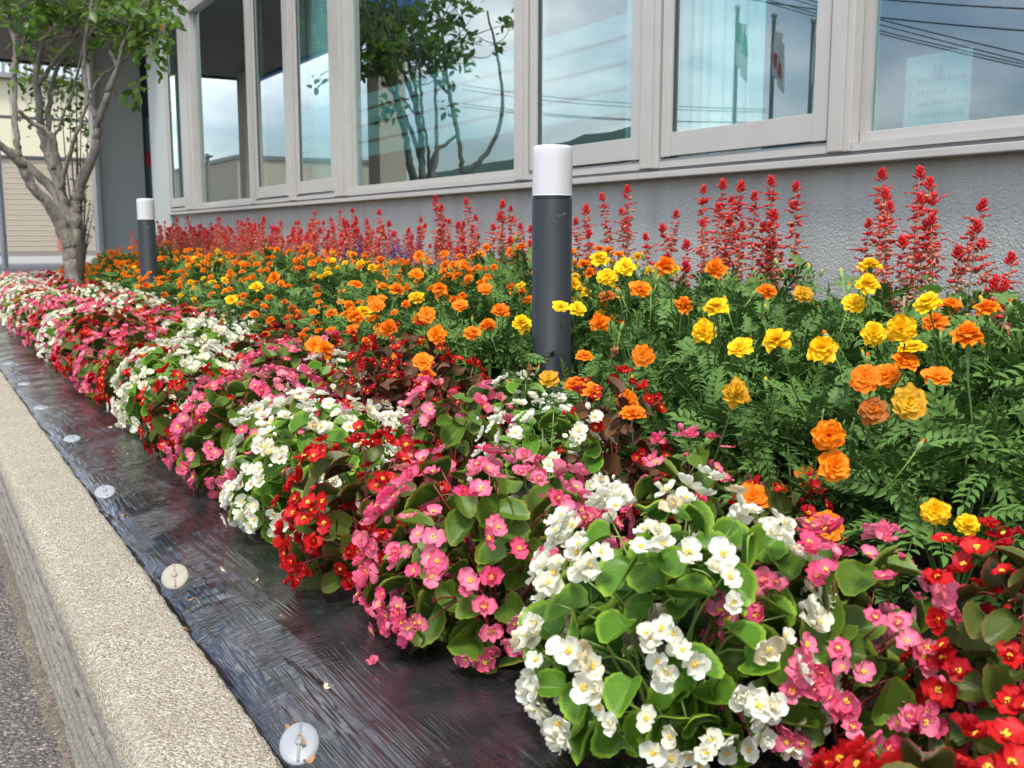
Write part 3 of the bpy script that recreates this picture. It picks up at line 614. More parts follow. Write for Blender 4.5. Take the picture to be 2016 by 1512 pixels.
def flag(px, top, X, cols, lb, zt=30, kind=0):
    q = refl(px, top, X); f = empty('flagpole', (q[0], q[1], -0.17)); tag(f, lb, 'flagpole', 'flagpoles mirrored in the windows')
    h = q[2] + 0.17
    put('pole', mesh('pole', lathe([(0.045, 0), (0.032, h), (0.05, h + 0.01), (0.05, h + 0.06), (0.0, h + 0.08)], 12), M['galv']), None, f)
    n, m = 10, 14; P = np.zeros((m, n, 3)); A = np.zeros((m, n, 3))
    for j in range(m):
        for i in range(n):
            u, v = i / (n - 1), j / (m - 1); P[j, i] = (0.05 * math.sin(u * 9 + v * 2), -0.04 - u * 0.22 * (1 - 0.2 * v), h - 0.12 - v * 0.75 - u * 0.3 - 0.03 * math.sin(u * 8))
    g = grid_geo(P); fl = put('flag', mesh('flag', g, M['flag_white']), None, f)
    if kind == 1: c = put('disc', mesh('disc', Geo(P.reshape(-1, 3) * [1.25, 1.01, 1] , [t for t in g.T if all(0.42 < (k // n) / (m - 1) < 0.78 and 0.1 < (k % n) / (n - 1) < 0.9 for k in t)]), M['flag_red'])); c.parent = fl
    if kind == 2: c = put('green_field', mesh('green_field', Geo(P.reshape(-1, 3) * [1.3, 1.01, 1], [t for t in g.T if all((k // n) / (m - 1) < 0.5 for k in t)]), M['flag_green'])); c.parent = fl
flag(1458, 20, -7.0, None, 'flagpole mirrored in front of the pale curtain, green and white flag', kind=2)
flag(1530, 36, -7.0, None, 'flagpole mirrored right of the curtain, white flag with a red disc', kind=1)
flag(1607, 46, -7.0, None, 'rightmost mirrored flagpole with a limp white flag', kind=0)
hb = empty('tiled_house', (-16, 34, -0.1)); tag(hb, 'beige tiled house with flat parapet mirrored in the far windows', 'house')
c0 = refl(345, 340, -14.0); c1 = refl(468, 345, -14.0)
ya, yb = sorted((c0[1], c1[1])); ztp = max(c0[2], c1[2])
for nm, a, m in (('wall', (-24, -14, ya, yb, -0.2, ztp), M['tile_beige']), ('parapet', (-24.1, -13.9, ya - 0.1, yb + 0.1, ztp + 0.002, ztp + 0.25), M['panel_grey']), ('window', (-14.05, -13.97, ya + 1.0, ya + 4.5, 0.8, 1.9), M['far_glass'])):
    o = put(nm, mesh(nm, boxes_geo([a]), m, False)); o.matrix_basis = Matrix.Translation((16, -34, 0.1)); o.parent = hb
q = refl(408, 303, -11.0); up_ = empty('utility_pole', (q[0], q[1], -0.15)); tag(up_, 'concrete utility pole with crossarm mirrored in the far window', 'pole')
put('shaft', mesh('shaft', lathe([(0.17, 0), (0.12, q[2] + 0.15)], 14), M['concrete']), None, up_); put('crossarm', mesh('crossarm', boxes_geo([(-0.05, 0.05, -1.1, 1.1, q[2] - 0.1, q[2])]), M['dark_metal']), None, up_)

# ------------------------------------------------------------------ bollard lights
def bollard(x, y, top, lb):
    b = empty('bollard_light', (x, y, -0.05)); tag(b, lb, 'bollard light', 'bollard lights in the bed')
    r = 0.0565; h = top + 0.05; cap = 0.142
    put('post', mesh('post', lathe([(r - 0.0005, 0), (r, 0.02), (r, h - cap - 0.008), (r - 0.002, h - cap - 0.006), (0.01, h - cap - 0.005)], 48, 0, True), M['bollard']), None, b)
    put('collar', mesh('collar', lathe([(0.02, h - cap - 0.0045), (r - 0.003, h - cap - 0.004), (r - 0.003, h - cap + 0.002), (0.02, h - cap + 0.0025)], 48, 0, True), M['dark_metal']), None, b)
    pr = [(0.01, h - cap + 0.003), (r, h - cap + 0.003), (r, h - cap + 0.003), (r, h - cap + 0.006), (r, h - 0.03), (r, h - 0.012)] + [(r - 0.010 * (1 - math.cos(R(a))), h - 0.012 + 0.011 * math.sin(R(a))) for a in (25, 50, 75, 90)] + [(0.02, h + 0.001), (0.0005, h + 0.0012)]
    put('lamp_cover', mesh('lamp_cover', lathe(pr, 48), M['opal']), None, b)
    put('screw', mesh('screw', lathe([(0.0001, 0.0015), (0.0022, 0.001), (0.003, 0)], 8).xf(frame_z((r * math.cos(R(238)), r * math.sin(R(238)), h - cap - 0.07), (math.cos(R(238)), math.sin(R(238)), 0))), M['gasket']), None, b)
bollard(1.604, 2.439, 0.852, 'near dark bollard light with white cap standing among the marigolds')
bollard(1.467, 7.19, 0.850, 'small far bollard light with white cap near the tree')

# ------------------------------------------------------------------ flower and leaf prototypes
def petal(length, hw, cup=0.2, bend=0.0, notch=0.0, ruf=0.0, nu=5, nv=5, p=0.6, seed=0, base=0.12):
    rg = np.random.default_rng(seed); P = np.zeros((nv, nu, 3)); A = np.zeros((nv, nu, 3)); ph = rg.uniform(0, 6, 3)
    for j in range(nv):
        v = j / (nv - 1); w = hw * max(base, math.sin(math.pi * (0.06 + 0.84 * v)) ** p) * (1.0 if v < 0.99 else 0.72)
        for i in range(nu):
            u = -1 + 2 * i / (nu - 1)
            y = length * v * (1 - 0.12 * u * u * v) - notch * length * (v > 0.9) * (1 - abs(u))
            z = cup * hw * (u * u) * v + bend * length * v * v + ruf * length * v * math.sin(u * 4.2 + ph[0]) + ruf * 0.6 * length * v * math.sin(v * 6 + ph[1])
            P[j, i] = (u * w, y, z); A[j, i] = (v, u, 0)
    return grid_geo(P, A)
def octa(p, r, sq=1.0):
    V = np.array([[1, 0, 0], [-1, 0, 0], [0, 1, 0], [0, -1, 0], [0, 0, 1], [0, 0, -1]], float) * r; V[:, 2] *= sq
    return Geo(V + p, [[0, 2, 4], [2, 1, 4], [1, 3, 4], [3, 0, 4], [2, 0, 5], [1, 2, 5], [3, 1, 5], [0, 3, 5]])
def ell(rx, ry, rz, c=(0, 0, 0), nu=10, nv=7):
    P = np.zeros((nv, nu, 3)); A = np.zeros((nv, nu, 3))
    for j in range(nv):
        f = math.pi * (0.02 + 0.96 * j / (nv - 1))
        for i in range(nu):
            t = 2 * math.pi * i / nu; P[j, i] = (c[0] + rx * math.sin(f) * math.cos(t), c[1] + ry * math.sin(f) * math.sin(t), c[2] + rz * math.cos(f)); A[j, i] = (j / (nv - 1), 0, 0)
    return grid_geo(P, A, 0, True)
def beg_flower(seed):
    rg = np.random.default_rng(seed); gs = []
    for k in range(4):
        big = k % 2 == 0
        pt = petal(0.0165 * rg.uniform(0.9, 1.1) if big else 0.0135 * rg.uniform(0.85, 1.1), 0.0105 * rg.uniform(0.9, 1.1) if big else 0.0056 * rg.uniform(0.8, 1.2), 0.45 if big else 0.6, rg.uniform(-0.05, 0.25), 0.02, 0.05, 7, 6, 0.5, seed * 10 + k)
        gs.append(pt.xf(rotz(k * math.pi / 2 + rg.normal(0, 0.16)) @ rotx(rg.uniform(0.0, 0.38) if big else rg.uniform(0.1, 0.5)) @ trans(0, 0.0008, 0.0004 * k)))
    if seed % 3 == 2:
        for k in range(3): gs.append(petal(0.011, 0.006, 0.5, 0.3, 0, 0.08, 4, 4, 0.6, seed * 7 + k).xf(rotz(k * 2.1 + 0.5) @ rotx(0.7) @ trans(0, 0.0008, 0.001)))
    st = []
    for k in range(15):
        f, t = math.acos(rg.uniform(0.1, 1)), rg.uniform(0, 6.28); q = np.array([math.sin(f) * math.cos(t), math.sin(f) * math.sin(t), math.cos(f)]) * 0.0030 + [0, 0, 0.0022]
        st.append(octa(q, 0.0013, 1.2))
    return join(gs), join(st)
def beg_bud(seed):
    rg = np.random.default_rng(seed); a = ell(0.0075, 0.0085, 0.0028, (0, 0.007, 0.0014)); b = ell(0.0075, 0.0085, 0.0026, (0.001, 0.0072, -0.0014))
    return join([a, b])
def beg_leaf(seed, L_=0.066, W_=0.060):
    rg = np.random.default_rng(seed); n = 30; rings = [0.015, 0.42, 0.78, 0.95, 1.0]; asym = rg.uniform(-0.1, 0.1); fold = rg.uniform(0.2, 0.85); ph = rg.uniform(0, 6.28); cup = rg.uniform(0.1, 0.55); dr = rg.uniform(-0.1, 0.35)
    P = np.zeros((len(rings), n, 3)); A = np.zeros((len(rings), n, 3))
    for i in range(n):
        t = 2 * math.pi * i / n; cr = 1 + (0.03 if i % 2 else -0.024)
        ox = 0.5 * W_ * math.cos(t) * (1 + asym * math.sin(t)) * cr; oy = 0.36 * L_ + 0.55 * L_ * math.sin(t) * cr
        if math.sin(t) < -0.75: oy += 0.16 * L_ * (1 - abs(math.cos(t)) * 1.5)
        if math.sin(t) > 0.95: oy += 0.05 * L_
        for j, r in enumerate(rings):
            x, y = ox * r, oy * r; e = math.hypot(x, y - 0.3 * L_) / L_
            z = fold * abs(x) + cup * L_ * (r ** 3) * 0.35 - dr * L_ * max(0, y / L_) ** 2 + 0.03 * L_ * r * r * math.sin(3 * t + ph) + (0.014 * L_ * math.sin(15 * t) if r == 1.0 else 0)
            P[j, i] = (x, y, z); A[j, i] = (r, math.atan2(x, y + 1e-6), 0)
    g = grid_geo(P, A, 0, True); g = join([g, Geo(P[0], [[0, j, j + 1] for j in range(1, n - 1)], 0, A[0])])
    pet = tube(smooth_path([(0, 0.001, -0.0005), (0, -0.012, -0.004), (0, -0.024, -0.014)], 2), [0.0013, 0.0013, 0.0013, 0.0014, 0.0014], 4, 1)
    return join([g, pet])
BEG_F = [beg_flower(i + 1) for i in range(9)]; BEG_B = [beg_bud(3)]; BEG_L = [beg_leaf(i + 40) for i in range(9)]
PET = {'white': 'white_petal', 'pink': 'pink_petal', 'red': 'red_petal', 'bronze': 'red_petal'}
LEF = {'white': ('leaf_w', 'stem_g'), 'pink': ('leaf_p', 'stem_r'), 'red': ('leaf_r', 'stem_r'), 'bronze': ('leaf_b', 'stem_r')}
_mc = {}
def cached(key, fn):
    if key not in _mc: _mc[key] = fn()
    return _mc[key]

def begonia_layout(seed, color, Rr, H, dens=1.0, lean=(0, 0)):
    rg = np.random.default_rng(seed); leaves, flowers, buds, stems = [], [], [], []
    small = 0.72 if color == 'bronze' else 1.0
    zc = 0.34 * H
    def dome(az, el, f=1.0):
        c = max(0.0, math.cos(el)) ** 0.72; wob = 1 + 0.06 * math.sin(3 * az + seed) + 0.04 * math.sin(5 * az + 2 * seed)
        return np.array([Rr * c * math.cos(az) * f * wob + lean[0] * math.sin(max(el, 0)), Rr * c * math.sin(az) * f * wob + lean[1] * math.sin(max(el, 0)), zc + (H - zc) * math.sin(el) * f if el > 0 else zc + zc * math.sin(el) * 0.9])
    def nor(az, el): return np.array([math.cos(el) * math.cos(az), math.cos(el) * math.sin(az), math.sin(el)])
    gold = 2.39996
    def add_leaf(az, el, f, s):
        p = dome(az, el, f); nn = nor(az, el); rad = np.array([math.cos(az), math.sin(az), 0.0])
        yd = rad * rg.uniform(0.3, 0.9) + np.array([0, 0, rg.uniform(-0.5, 0.5)]) + rg.normal(0, 0.42, 3)
        upv = nn * 0.9 + np.array([0, 0, 0.45]) + rg.normal(0, 0.3, 3)
        leaves.append((int(rg.integers(len(BEG_L))), frame_y(p - nrm(yd) * 0.022 * s, yd, upv, s)))
    ks = (0.8 if color == 'bronze' else 1.0) * (0.85 if Rr < 0.13 else 1.0)
    nl = int(84 * dens ** 0.3 * (Rr / 0.19) ** 1.5 / ks ** 1.4)
    for k in range(nl):
        el = math.asin(np.clip(1.0 - 1.78 * (k + 0.5) / nl, -0.85, 1)); add_leaf(k * gold + seed * 2.2 + rg.normal(0, 0.2), el + rg.normal(0, 0.1), rg.uniform(0.78, 0.95), rg.uniform(0.55, 0.9) * ks)
    for k in range(int(nl * 0.62)): add_leaf(rg.uniform(0, 6.283), math.asin(rg.uniform(-0.8, 1.0)), rg.uniform(0.4, 0.75), rg.uniform(0.7, 1.0) * ks)
    ncl = int((76 if color == 'white' else 66) * dens * (Rr / 0.19) ** 1.5 * (1.3 if color == 'bronze' else 1))
    for k in range(ncl):
        el = math.asin(np.clip(1.0 - 1.60 * (k + 0.5) / ncl, -0.65, 1)); az = k * gold + seed + rg.normal(0, 0.2)
        el += rg.normal(0, 0.09); c = dome(az, el, rg.uniform(1.03, 1.11)); nn = nor(az, el)
        if k % 3 == 0: stems.append((np.array([rg.normal(0, 0.02), rg.normal(0, 0.02), 0.0]), dome(az, el, 0.45), c - nn * 0.02))
        nf = int(rg.integers(2, 5))
        for q in range(nf):
            off = rg.normal(0, 0.0145 * small, 3); off -= nn * (off @ nn) * 0.6
            d = nn + rg.normal(0, 0.34, 3) + np.array([0, 0, 0.12])
            flowers.append((int(rg.integers(len(BEG_F))), frame_z(c + off, d, rg.uniform(0, 6.28), rg.uniform(0.82, 1.18) * small) @ np.diag([1, 1, rg.uniform(0.6, 1.05), 1])))
        if rg.uniform() < 0.4:
            d = nn * 0.3 + rg.normal(0, 0.6, 3) - np.array([0, 0, 0.2]); buds.append((0, frame_y(c + rg.normal(0, 0.012, 3), d, nn + rg.normal(0, 0.4, 3), rg.uniform(0.5, 0.95) * small)))
    return leaves, flowers, buds, stems
def stems_geo(stems, r=0.0019):
    gs = []
    for a, b, c in stems: gs.append(tube(smooth_path([a, b, c], 3), np.linspace(r * 1.5, r * 0.55, 7), 5))
    return join(gs)
def beg_flower_mesh(color, i, full):
    pm = M[PET[color]]
    if full: return cached(('bf', PET[color], i), lambda: mesh('begonia_flower', join([BEG_F[i][0], BEG_F[i][1].col(1)]), [pm, M['stamen']]))
    return cached(('bp', PET[color], i), lambda: mesh('begonia_petals', BEG_F[i][0], pm))
n_beg = 0
ORD = ['first', 'second', 'third', 'fourth', 'fifth', 'sixth', 'seventh', 'eighth', 'ninth', 'tenth', 'eleventh', 'twelfth', 'thirteenth', 'fourteenth', 'fifteenth', 'sixteenth', 'seventeenth', 'eighteenth', 'nineteenth', 'twentieth',
       'twenty-first', 'twenty-second', 'twenty-third', 'twenty-fourth', 'twenty-fifth', 'twenty-sixth', 'twenty-seventh', 'twenty-eighth', 'twenty-ninth', 'thirtieth', 'thirty-first', 'thirty-second', 'thirty-third', 'thirty-fourth', 'thirty-fifth', 'thirty-sixth']
def begonia(x, y, color, Rr, H, label, dens=1.0, seed=None, lean=(0, 0)):
    global n_beg; n_beg += 1; seed = n_beg * 3 + 11 if seed is None else seed
    rz = random.uniform(0, 6.28); d = depth_of((x, y, 0.2)); root = empty('begonia_plant', (x, y, -0.01)); tag(root, label, 'begonia', 'begonias bedded behind the black film')
    lm, sm = LEF[color]
    if d < 4.6:
        lv, fl, bd, st = begonia_layout(seed, color, Rr, H, dens, lean)
        if d > 3.2: lv = lv[::2]; lv = [(i, m @ np.diag([1.2, 1.2, 1.2, 1])) for i, m in lv]
        put('stems', mesh('begonia_stems', stems_geo(st), M[sm]), None, root)
        for i, m in lv: put('leaf', cached(('bl', lm, i), lambda: mesh('begonia_leaf', BEG_L[i], [M[lm], M[sm]])), m, root)
        near = d < 1.6
        for i, m in fl:
            f = put('flower', beg_flower_mesh(color, i, not near), m, root)
            if near: put('stamens', cached(('bs', i), lambda: mesh('begonia_stamens', BEG_F[i][1], M['stamen'])), None, f)
        for i, m in bd: put('flower_bud', cached(('bb', PET[color]), lambda: mesh('begonia_bud', BEG_B[0], M[PET[color]])), m, root)
    else:
        v = n_beg % 3
        def fol():
            lv, fl, bd, st = begonia_layout(900 + v, color, 0.2, 0.27, 1.0)
            return mesh('begonia_foliage', join([stems_geo(st).col(1)] + [BEG_L[i].xf(m).col(None, rng.uniform()) for i, m in lv[::2]]), [M[lm], M[sm]])
        def blo():
            lv, fl, bd, st = begonia_layout(900 + v, color, 0.2, 0.27, 1.0)
            return mesh('begonia_blossoms', join([join([BEG_F[i][0], BEG_F[i][1].col(1)]).xf(m).col(None, rng.uniform()) for i, m in fl]), [M[PET[color]], M['stamen']])
        sc = np.diag([Rr / 0.2, Rr / 0.2, H / 0.27, 1.0]) ; Mx = rotz(rz) @ sc
        put('foliage', cached(('ff', color, v), fol), Mx, root); b = put('blossoms', cached(('fb', color, v), blo), Mx, root); b['kind'] = 'stuff'
CN = {'white': 'white', 'pink': 'pink', 'red': 'red', 'bronze': 'dark-leaved red'}
def begonia_row(lst, rowname):
    cnt = {}
    for it in lst:
        x, y, c, r, h = it[:5]; dens = it[5] if len(it) > 5 else 1.0; lb = it[6] if len(it) > 6 else None
        cnt[c] = cnt.get(c, 0) + 1
        if lb is None: lb = '%s begonia, %s, %s %s one from the near end' % (CN[c], rowname, ORD[cnt[c] - 1], CN[c].split()[-1])
        begonia(x, y, c, r, h, lb, dens)
front = [(0.68, 0.43, 'red', 0.14, 0.205, 1.5, 'red begonia cropped by the bottom right corner, in front of the pink one'), (0.765, 0.90, 'white', 0.165, 0.30, 1.55, 'large white begonia nearest the camera at the bottom edge'),
         (0.735, 1.28, 'pink', 0.175, 0.275, 1.5, 'pink begonia bush left of the large nearest white one'), (0.665, 1.585, 'red', 0.135, 0.265, 1.4, 'red begonia bush between the second white one and the near pink one'),
         (0.70, 1.93, 'white', 0.165, 0.275, 1.35, 'dense white begonia, second white one along the film'), (0.74, 2.40, 'pink', 0.20, 0.275, 1.15), (0.68, 2.80, 'red', 0.14, 0.25), (0.75, 3.25, 'white', 0.19, 0.265, 1.3), (0.72, 3.70, 'red', 0.16, 0.22), (0.74, 4.05, 'pink', 0.18, 0.25, 1.2)]
y = 4.45; seq = ['red', 'pink', 'white', 'pink', 'red', 'pink', 'white', 'red', 'white', 'pink', 'white', 'white', 'red', 'white', 'pink', 'white']
for k, c in enumerate(seq): front.append((0.76 + 0.006 * k + random.uniform(-.03, .03), y, c, 0.2, 0.26 + random.uniform(-.02, .03))); y += 0.40
begonia_row(front, 'front row along the film')
second = [(1.02, 0.62, 'red', 0.10, 0.29, 1.5, 'loose red begonia at the right edge below the yellow marigolds'), (0.93, 0.79, 'pink', 0.135, 0.255, 1.5, 'leafy pink begonia right of the large nearest white one'), (1.17, 1.33, 'pink', 0.10, 0.255, 0.9, 'small pink begonia behind the top of the large white one'),
          (1.06, 1.62, 'white', 0.125, 0.285, 1.1, 'small white begonia behind the near pink bush'), (1.03, 1.95, 'pink', 0.125, 0.285, 1.0, 'upright pink begonia behind the second white one along the film'), (0.93, 2.16, 'white', 0.09, 0.21, 0.9), (1.02, 2.40, 'bronze', 0.14, 0.30), (1.05, 2.75, 'white', 0.11, 0.26), (1.06, 3.1, 'pink', 0.17, 0.27, 1.1),
          (1.08, 3.5, 'red', 0.15, 0.25), (1.05, 3.95, 'white', 0.17, 0.26, 1.2), (1.06, 4.4, 'white', 0.17, 0.25, 1.2)]
y = 4.8; seq = ['pink', 'red', 'white', 'red', 'pink', 'white', 'red', 'pink', 'red', 'white', 'pink', 'red', 'white', 'pink']
for k, c in enumerate(seq): second.append((1.09 + random.uniform(-.04, .04), y, c, 0.2, 0.27 + random.uniform(-.02, .03))); y += 0.40
begonia_row(second, 'second row')
third = [(1.20, 1.60, 'bronze', 0.115, 0.33, 1.1, 'dark-leaved red begonia under the near bollard among orange marigolds'), (1.24, 1.18, 'red', 0.09, 0.2, 0.8, 'low red begonia behind the crown of the large white one'), (1.31, 2.14, 'white', 0.075, 0.255, 0.9, 'small white begonia left of the near bollard foot'),
         (1.20, 2.56, 'bronze', 0.14, 0.35, 1.2, 'tall dark-leaved red begonia reaching into the marigolds left of the bollard'), (1.17, 2.20, 'bronze', 0.10, 0.31), (1.22, 2.95, 'bronze', 0.12, 0.30), (1.22, 3.25, 'pink', 0.10, 0.27), (1.27, 3.66, 'bronze', 0.13, 0.30), (1.36, 4.4, 'white', 0.12, 0.27), (1.28, 4.75, 'white', 0.13, 0.26), (1.30, 5.2, 'bronze', 0.15, 0.26), (1.31, 5.8, 'white', 0.14, 0.25), (1.28, 6.3, 'bronze', 0.15, 0.25), (1.26, 6.9, 'pink', 0.15, 0.24),
         (1.28, 8.8, 'bronze', 0.17, 0.26), (1.30, 9.3, 'white', 0.17, 0.27), (1.3, 9.8, 'pink', 0.17, 0.25), (1.3, 10.3, 'bronze', 0.17, 0.26)]
begonia_row(third, 'back row beside the marigolds')

# ------------------------------------------------------------------ marigolds
def mari_head(seed):
    rg = np.random.default_rng(seed); gs = []
    for row, (n, ln, hw, tilt, z) in enumerate(((9, 0.028, 0.0118, 0.02, 0.0), (8, 0.021, 0.0098, 0.25, 0.0025), (7, 0.0145, 0.0070, 0.55, 0.0045), (5, 0.009, 0.0045, 0.95, 0.006))):
        for k in range(n):
            pt = petal(ln * rg.uniform(0.88, 1.08), hw * rg.uniform(0.85, 1.15), 0.25, rg.uniform(-0.25, 0.05), 0.06, 0.055, 7, 5, 0.45, seed * 100 + row * 20 + k, 0.3)
            gs.append(pt.xf(trans(0, 0, z) @ rotz(6.283 * (k + 0.5 * row) / n + rg.normal(0, 0.12)) @ rotx(tilt + rg.normal(0, 0.14)) @ trans(0, 0.002, 0)).col(None, 0.0))
    return join(gs)
def mari_calyx():
    return join([lathe([(0.0015, -0.026), (0.0035, -0.020), (0.0055, -0.012), (0.0062, -0.003), (0.0072, 0.003)], 9), tube([(0, 0, -0.022), (0.002, 0, -0.05), (-0.002, 0.003, -0.085), (0, 0.008, -0.13)], [0.0024, 0.0018, 0.0017, 0.0018], 5)])
def mari_bud(tip):
    return join([lathe([(0.0015, -0.002), (0.004, 0.003), (0.0062, 0.010), (0.0058, 0.018), (0.0035, 0.0225), (0.0015, 0.024)], 9), lathe([(0.0034, 0.0215), (0.0036, 0.026), (0.0012, 0.029)], 7).col(1), tube([(0, 0, 0), (0.001, 0.002, -0.03), (0, 0.006, -0.075)], [0.0017, 0.0016, 0.0017], 5)])
def mari_leaf(seed):
    rg = np.random.default_rng(seed); Ln = 0.082; gs = []; arch = rg.uniform(0.1, 0.45); tw = rg.uniform(-0.2, 0.2)
    def rp(t): return np.array([tw * Ln * t * t * 0.5, Ln * t, 0.10 * Ln * t - arch * Ln * t * t])
    def leaflet(p, d, up, ln, w, r):
        d = nrm(d); sd = nrm(np.cross(d, up)); upn = np.cross(sd, d)
        b, tip, m = p, p + d * ln - upn * ln * 0.12, p + d * ln * 0.5 + upn * ln * 0.02
        l1, r1 = p + d * ln * 0.42 + sd * w + upn * w * 0.45, p + d * ln * 0.42 - sd * w + upn * w * 0.45
        l2, r2 = p + d * ln * 0.74 + sd * w * 0.62 + upn * w * 0.2, p + d * ln * 0.74 - sd * w * 0.62 + upn * w * 0.2
        V = [b, l1, m, r1, l2, r2, tip]; T = [[0, 2, 1], [0, 3, 2], [1, 2, 4], [2, 3, 5], [2, 6, 4], [2, 5, 6]]
        A = np.zeros((7, 3)); A[:, 2] = r; return Geo(V, T, 0, A)
    n = 6
    for k in range(n):
        t = 0.16 + 0.76 * k / (n - 1); p = rp(t); ln = 0.027 * (0.62 + 0.5 * math.sin(math.pi * (0.15 + 0.75 * t))) ; 
        for s in (-1, 1):
            d = np.array([s * 0.88, 0.62 + 0.3 * t, rg.normal(0, 0.12) + 0.08]); gs.append(leaflet(p, d, np.array([0, 0, 1.0]), ln * rg.uniform(0.85, 1.1), ln * 0.19, 0))
    gs.append(leaflet(rp(0.97), np.array([0, 1, -arch]), np.array([0, 0, 1.0]), 0.027, 0.0055, 0))
    gs.append(tube([rp(t) for t in (0, 0.35, 0.7, 1.0)], [0.0011, 0.0009, 0.0008, 0.0006], 3, 1)); return join(gs)
MH = [mari_head(i + 5) for i in range(10)]; MC = mari_calyx(); ML = [mari_leaf(i) for i in range(6)]
me_head = {c: [mesh('marigold_head', h, M[c + '_petal']) for h in MH] for c in ('orange', 'yellow')}
me_calyx = mesh('marigold_calyx', MC, M['mari_stem'])
me_bud = {c: mesh('marigold_bud', mari_bud(c), [M['bud_green'], M[c + '_petal']]) for c in ('orange', 'yellow')}
me_mleaf = [mesh('marigold_leaf', g, [M['mari_leaf'], M['mari_stem']]) for g in ML]
wilt = mesh('withered_head', MH[2].xf(np.diag([0.55, 0.55, -1.3, 1])), M['withered'])
def mari_layout(seed, n, Rr, H, lo=0.05):
    rg = np.random.default_rng(seed); out = []
    for k in range(n):
        az = rg.uniform(0, 6.283); el = math.asin(rg.uniform(-0.1, 1.0)); f = rg.uniform(0.55, 1.0) ** 0.5 * (1 + 0.13 * math.sin(4 * az + seed))
        zz = lo + (H - lo) * (0.28 + 0.72 * math.sin(el)) * (0.6 + 0.4 * f) if el > 0 else lo + (H - lo) * 0.25 * rg.uniform(0, 1)
        p = np.array([Rr * math.cos(el) ** 0.7 * math.cos(az) * f, Rr * math.cos(el) ** 0.7 * math.sin(az) * f, zz])
        rad = np.array([math.cos(az), math.sin(az), 0]); yd = rad * rg.uniform(0.3, 1) + np.array([0, 0, rg.uniform(-0.15, 0.9)]) + rg.normal(0, 0.35, 3); upv = np.array([0, 0, 1.0]) + rad * 0.3 + rg.normal(0, 0.35, 3)
        out.append((int(rg.integers(len(ML))), frame_y(p - nrm(yd) * 0.04, yd, upv, rg.uniform(0.75, 1.2))))
    return out
def mari_stems(seed, Rr, H):
    rg = np.random.default_rng(seed); gs = []
    for k in range(16):
        az = rg.uniform(0, 6.283); r = Rr * rg.uniform(0.2, 0.85); gs.append(tube(smooth_path([(0, 0, 0), (r * 0.5 * math.cos(az), r * 0.5 * math.sin(az), H * 0.4), (r * math.cos(az), r * math.sin(az), H * rg.uniform(0.7, 0.95))], 3), np.linspace(0.0035, 0.0016, 7), 4, 1))
    return join(gs)
FOL = []
for v in range(5):
    lay = mari_layout(300 + v, 290, 0.21, 0.42); FOL.append(mesh('marigold_foliage', join([mari_stems(v, 0.2, 0.42)] + [ML[i].xf(m).col(None, rng.uniform()) for i, m in lay]), [M['mari_leaf'], M['mari_stem']]))
FOLIN = []
for v in range(3):
    lay = mari_layout(400 + v, 260, 0.19, 0.38); FOLIN.append(mesh('marigold_inner_foliage', join([mari_stems(v + 9, 0.19, 0.40)] + [ML[i].xf(m).col(None, rng.uniform()) for i, m in lay]), [M['mari_leaf'], M['mari_stem']]))
plants = []
def mari_top(x, y):
    """height of the marigold canopy"""
    h = 0.37 + 0.14 * min(1, max(0, (x - 1.42) / 0.45)) + 0.025 * math.sin(x * 7 + y * 2.1) + 0.02 * math.sin(y * 4.3)
    dx, dy = x - 1.50, y - 2.18
    if abs(dx) < 0.17 and abs(dy) < 0.30: h = 0.24
    if y > 3.2: h -= 0.025
    if y > 6.4: h -= 0.02
    return h
rows = ((1.46, 'front'), (1.74, 'middle'), (2.02, 'back'))
for ri, (rx, rn) in enumerate(rows):
    y = 0.35 + 0.12 * ri; k = 0
    while y < 10.4:
        x = rx + random.uniform(-.04, .04)
        if not (rn == 'front' and (abs(y - 7.19) < 0.12)) and not (abs(x - 1.604) < 0.12 and abs(y - 2.439) < 0.1):
            col = 'orange'
            if y < 3.0 and ((ri == 1 and k % 3 != 2) or (ri == 2 and k % 2 == 0) or (ri == 0 and k in (4,))): col = 'yellow'
            if 3 < y < 8 and (k * 7 + ri * 3) % 8 == 0: col = 'yellow'
            plants.append(dict(x=x, y=y, c=col, row=rn, k=k, fl=0)); k += 1
        y += 0.315 + random.uniform(-0.02, 0.02)
cn = {}
for i, p in enumerate(plants):
    key = (p['c'], p['row']); cn[key] = cn.get(key, 0) + 1; h = mari_top(p['x'], p['y']); p['h'] = h
    root = empty('marigold_plant', (p['x'], p['y'], -0.03)); p['o'] = root
    tag(root, '%s marigold, %s marigold row, %s %s one from the near end' % (p['c'], p['row'], ORD[cn[key] - 1], p['c']), 'marigold', 'marigolds bedded in rows'); 
    d = depth_of((p['x'], p['y'], 0.3)); sc = np.diag([1, 1, h / 0.42, 1])
    if d < 2.75:
        f = put('foliage', FOLIN[i % 3], rotz(random.uniform(0, 6.28)) @ sc, root); f['kind'] = 'stuff'
        for li, m in mari_layout(2000 + i, 74, 0.225, 0.435 * h / 0.42, 0.12): put('leaf', me_mleaf[li], m, root)
    else:
        f = put('foliage', FOL[i % 5], rotz(random.uniform(0, 6.28)) @ sc, root); f['kind'] = 'stuff'
def mari_flower(pos, normal, c, dia, stalk=True, head=None):
    best = min(plants, key=lambda p: (p['x'] - pos[0]) ** 2 + (p['y'] - pos[1]) ** 2 + (0.12 if p['c'] != c else 0)); best['fl'] += 1
    o = best['o']; s = dia / 0.057; loc = np.array([pos[0] - best['x'], pos[1] - best['y'], pos[2] + 0.03])
    f = put('flower', me_head[c][random.randrange(10)] if head is None else head, frame_z(loc, normal, random.uniform(0, 6.28), s) @ np.diag([1, random.uniform(0.88, 1.0), random.uniform(0.6, 1.7), 1]), o)
    if stalk: put('flower_stalk', me_calyx, None, f)
